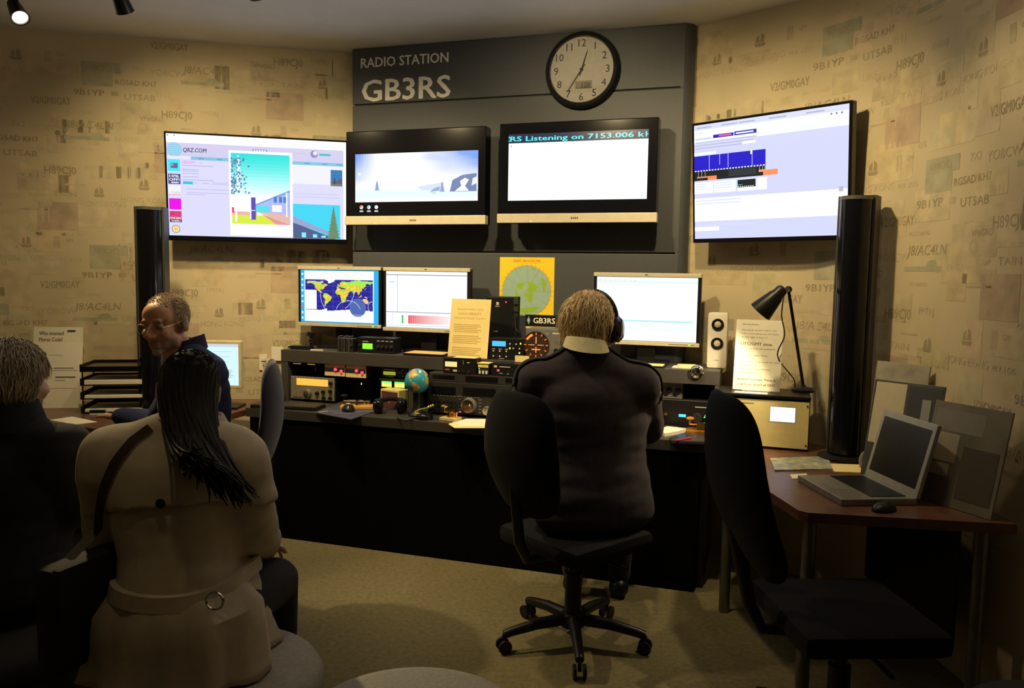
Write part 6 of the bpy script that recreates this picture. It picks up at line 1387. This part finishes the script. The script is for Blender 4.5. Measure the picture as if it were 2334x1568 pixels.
# shoulder bag
bl = PD(205, 1330, 1.98)
bag = thing('shoulder_bag', 'dark leather shoulder bag hanging at the side of the beige coat', 'bag', (bl.x, bl.y, .52), R_(70))
M_LEA = mat('dark_leather', (.008, .007, .006), .7, noise_amt=.2, bump=.2)
MB().box(-.13, .13, -.045, .045, 0, .27, bev=.03).mk('pouch', M_LEA, bag, smooth=True); MB().box(-.132, .132, -.052, -.02, .12, .275, bev=.015).mk('flap', M_LEA, bag, smooth=True); MB().ell((0, -.055, .14), (.010, .006, .010)).mk('clasp', M_CHROME, bag, smooth=True)
bagM = Matrix.Translation(bag.location) @ Matrix.Rotation(R_(70), 4, 'Z')
def tosurf(x, z):   # back of the coat at world x, z
    c = [v.co for v in top.data.vertices if abs(v.co.x+offw.x-x) < .02 and abs(v.co.z-z) < .02]; q = min(c, key=lambda q: q.y) if c else Vector((0, 0, 0)); return Vector((x, q.y+offw.y-.018, z))
sp = []
kp = [(318, 985), (290, 1010), (262, 1055), (240, 1110), (222, 1165), (205, 1215)]
for k in range(21):
    f = k/20*5; i = min(int(f), 4); px_ = kp[i][0]+(kp[i+1][0]-kp[i][0])*(f-i); py_ = kp[i][1]+(kp[i+1][1]-kp[i][1])*(f-i)
    w0 = PD(px_, py_, 1.98); s_ = tosurf(w0.x, w0.z); sp.append(s_ if s_.y < 2.2 else w0)
for it in range(4): sp = [sp[0]]+[Vector((b.x, min(b.y, (a.y+c_.y)/2), b.z)) for a, b, c_ in zip(sp, sp[1:], sp[2:])]+[sp[-1]]
bi = bagM.inverted(); pts = [bi @ q for q in sp]+[Vector((-.06, 0, .272))]
bm = bmesh.new(); vs_ = []
for k, q in enumerate(pts):
    e = (pts[min(k+1, len(pts)-1)]-pts[max(k-1, 0)]).normalized(); w2 = e.cross(bi.to_3x3() @ Vector((0, -1, 0))).normalized()*.012; vs_ += [bm.verts.new(q-w2), bm.verts.new(q+w2)]
for k in range(len(pts)-1): bm.faces.new((vs_[2*k], vs_[2*k+1], vs_[2*k+3], vs_[2*k+2]))
bmesh.ops.solidify(bm, geom=list(bm.faces), thickness=.005); MB()._bm(bm).mk('strap', mat('brown_leather', (.06, .032, .016), .5), bag, smooth=True)

# ---- the grey haired man at the side, from behind
gh = PD(28, 868, 2.40)
J = seated(None, PD(20, 960, 2.36), PD(-120, 1040, 2.34), PD(140, 1035, 2.36), (-1.90, 2.42, .80), (-1.36, 2.42, .80), (-1.72, 2.66, .66), (-1.46, 2.66, .66), (-1.54, 2.34, .60), (.02, 1, 0), girth=1.08)
HMs = head_matrix(gh, math.pi-.35, R_(6), 0, 1.02)
om, body, top, HMl = add_person('grey haired person in a dark jacket seated beside the beige coat', J, HMs, .009, cloth('dark_jacket', (.017, .018, .021)), DARKT, g=.032, wrinkle=.007)
skin_col(body, lambda c: (.55, .33, .22)); top.name = 'jacket'
GR = [mat('hair_silver', (.42, .36, .26), .55, noise_amt=.2), mat('hair_pepper', (.28, .23, .16), .55, noise_amt=.2)]
hair_mass(om, HMl, GR, 3200, .085, 9, low=-.07, rr=.0019, puff=1.1, jitter=.016)
nl = Vector(J['neck'])-Vector(om.location); mb = MB(); ring = []
for k in range(36):
    a = 2*math.pi*k/36; x, y = math.cos(a), math.sin(a)
    for r, z in ((.072, .06), (.080, .062), (.105, -.02), (.095, -.03)): ring.append(nl+Vector((x*r*1.05, y*r*.95, z)))
mb.add(ring, [(k*4+j, ((k+1) % 36)*4+j, ((k+1) % 36)*4+(j+1) % 4, k*4+(j+1) % 4) for k in range(36) for j in range(4)]); mb.mk('collar', cloth('dark_jacket', (.017, .018, .021)), om, smooth=True)
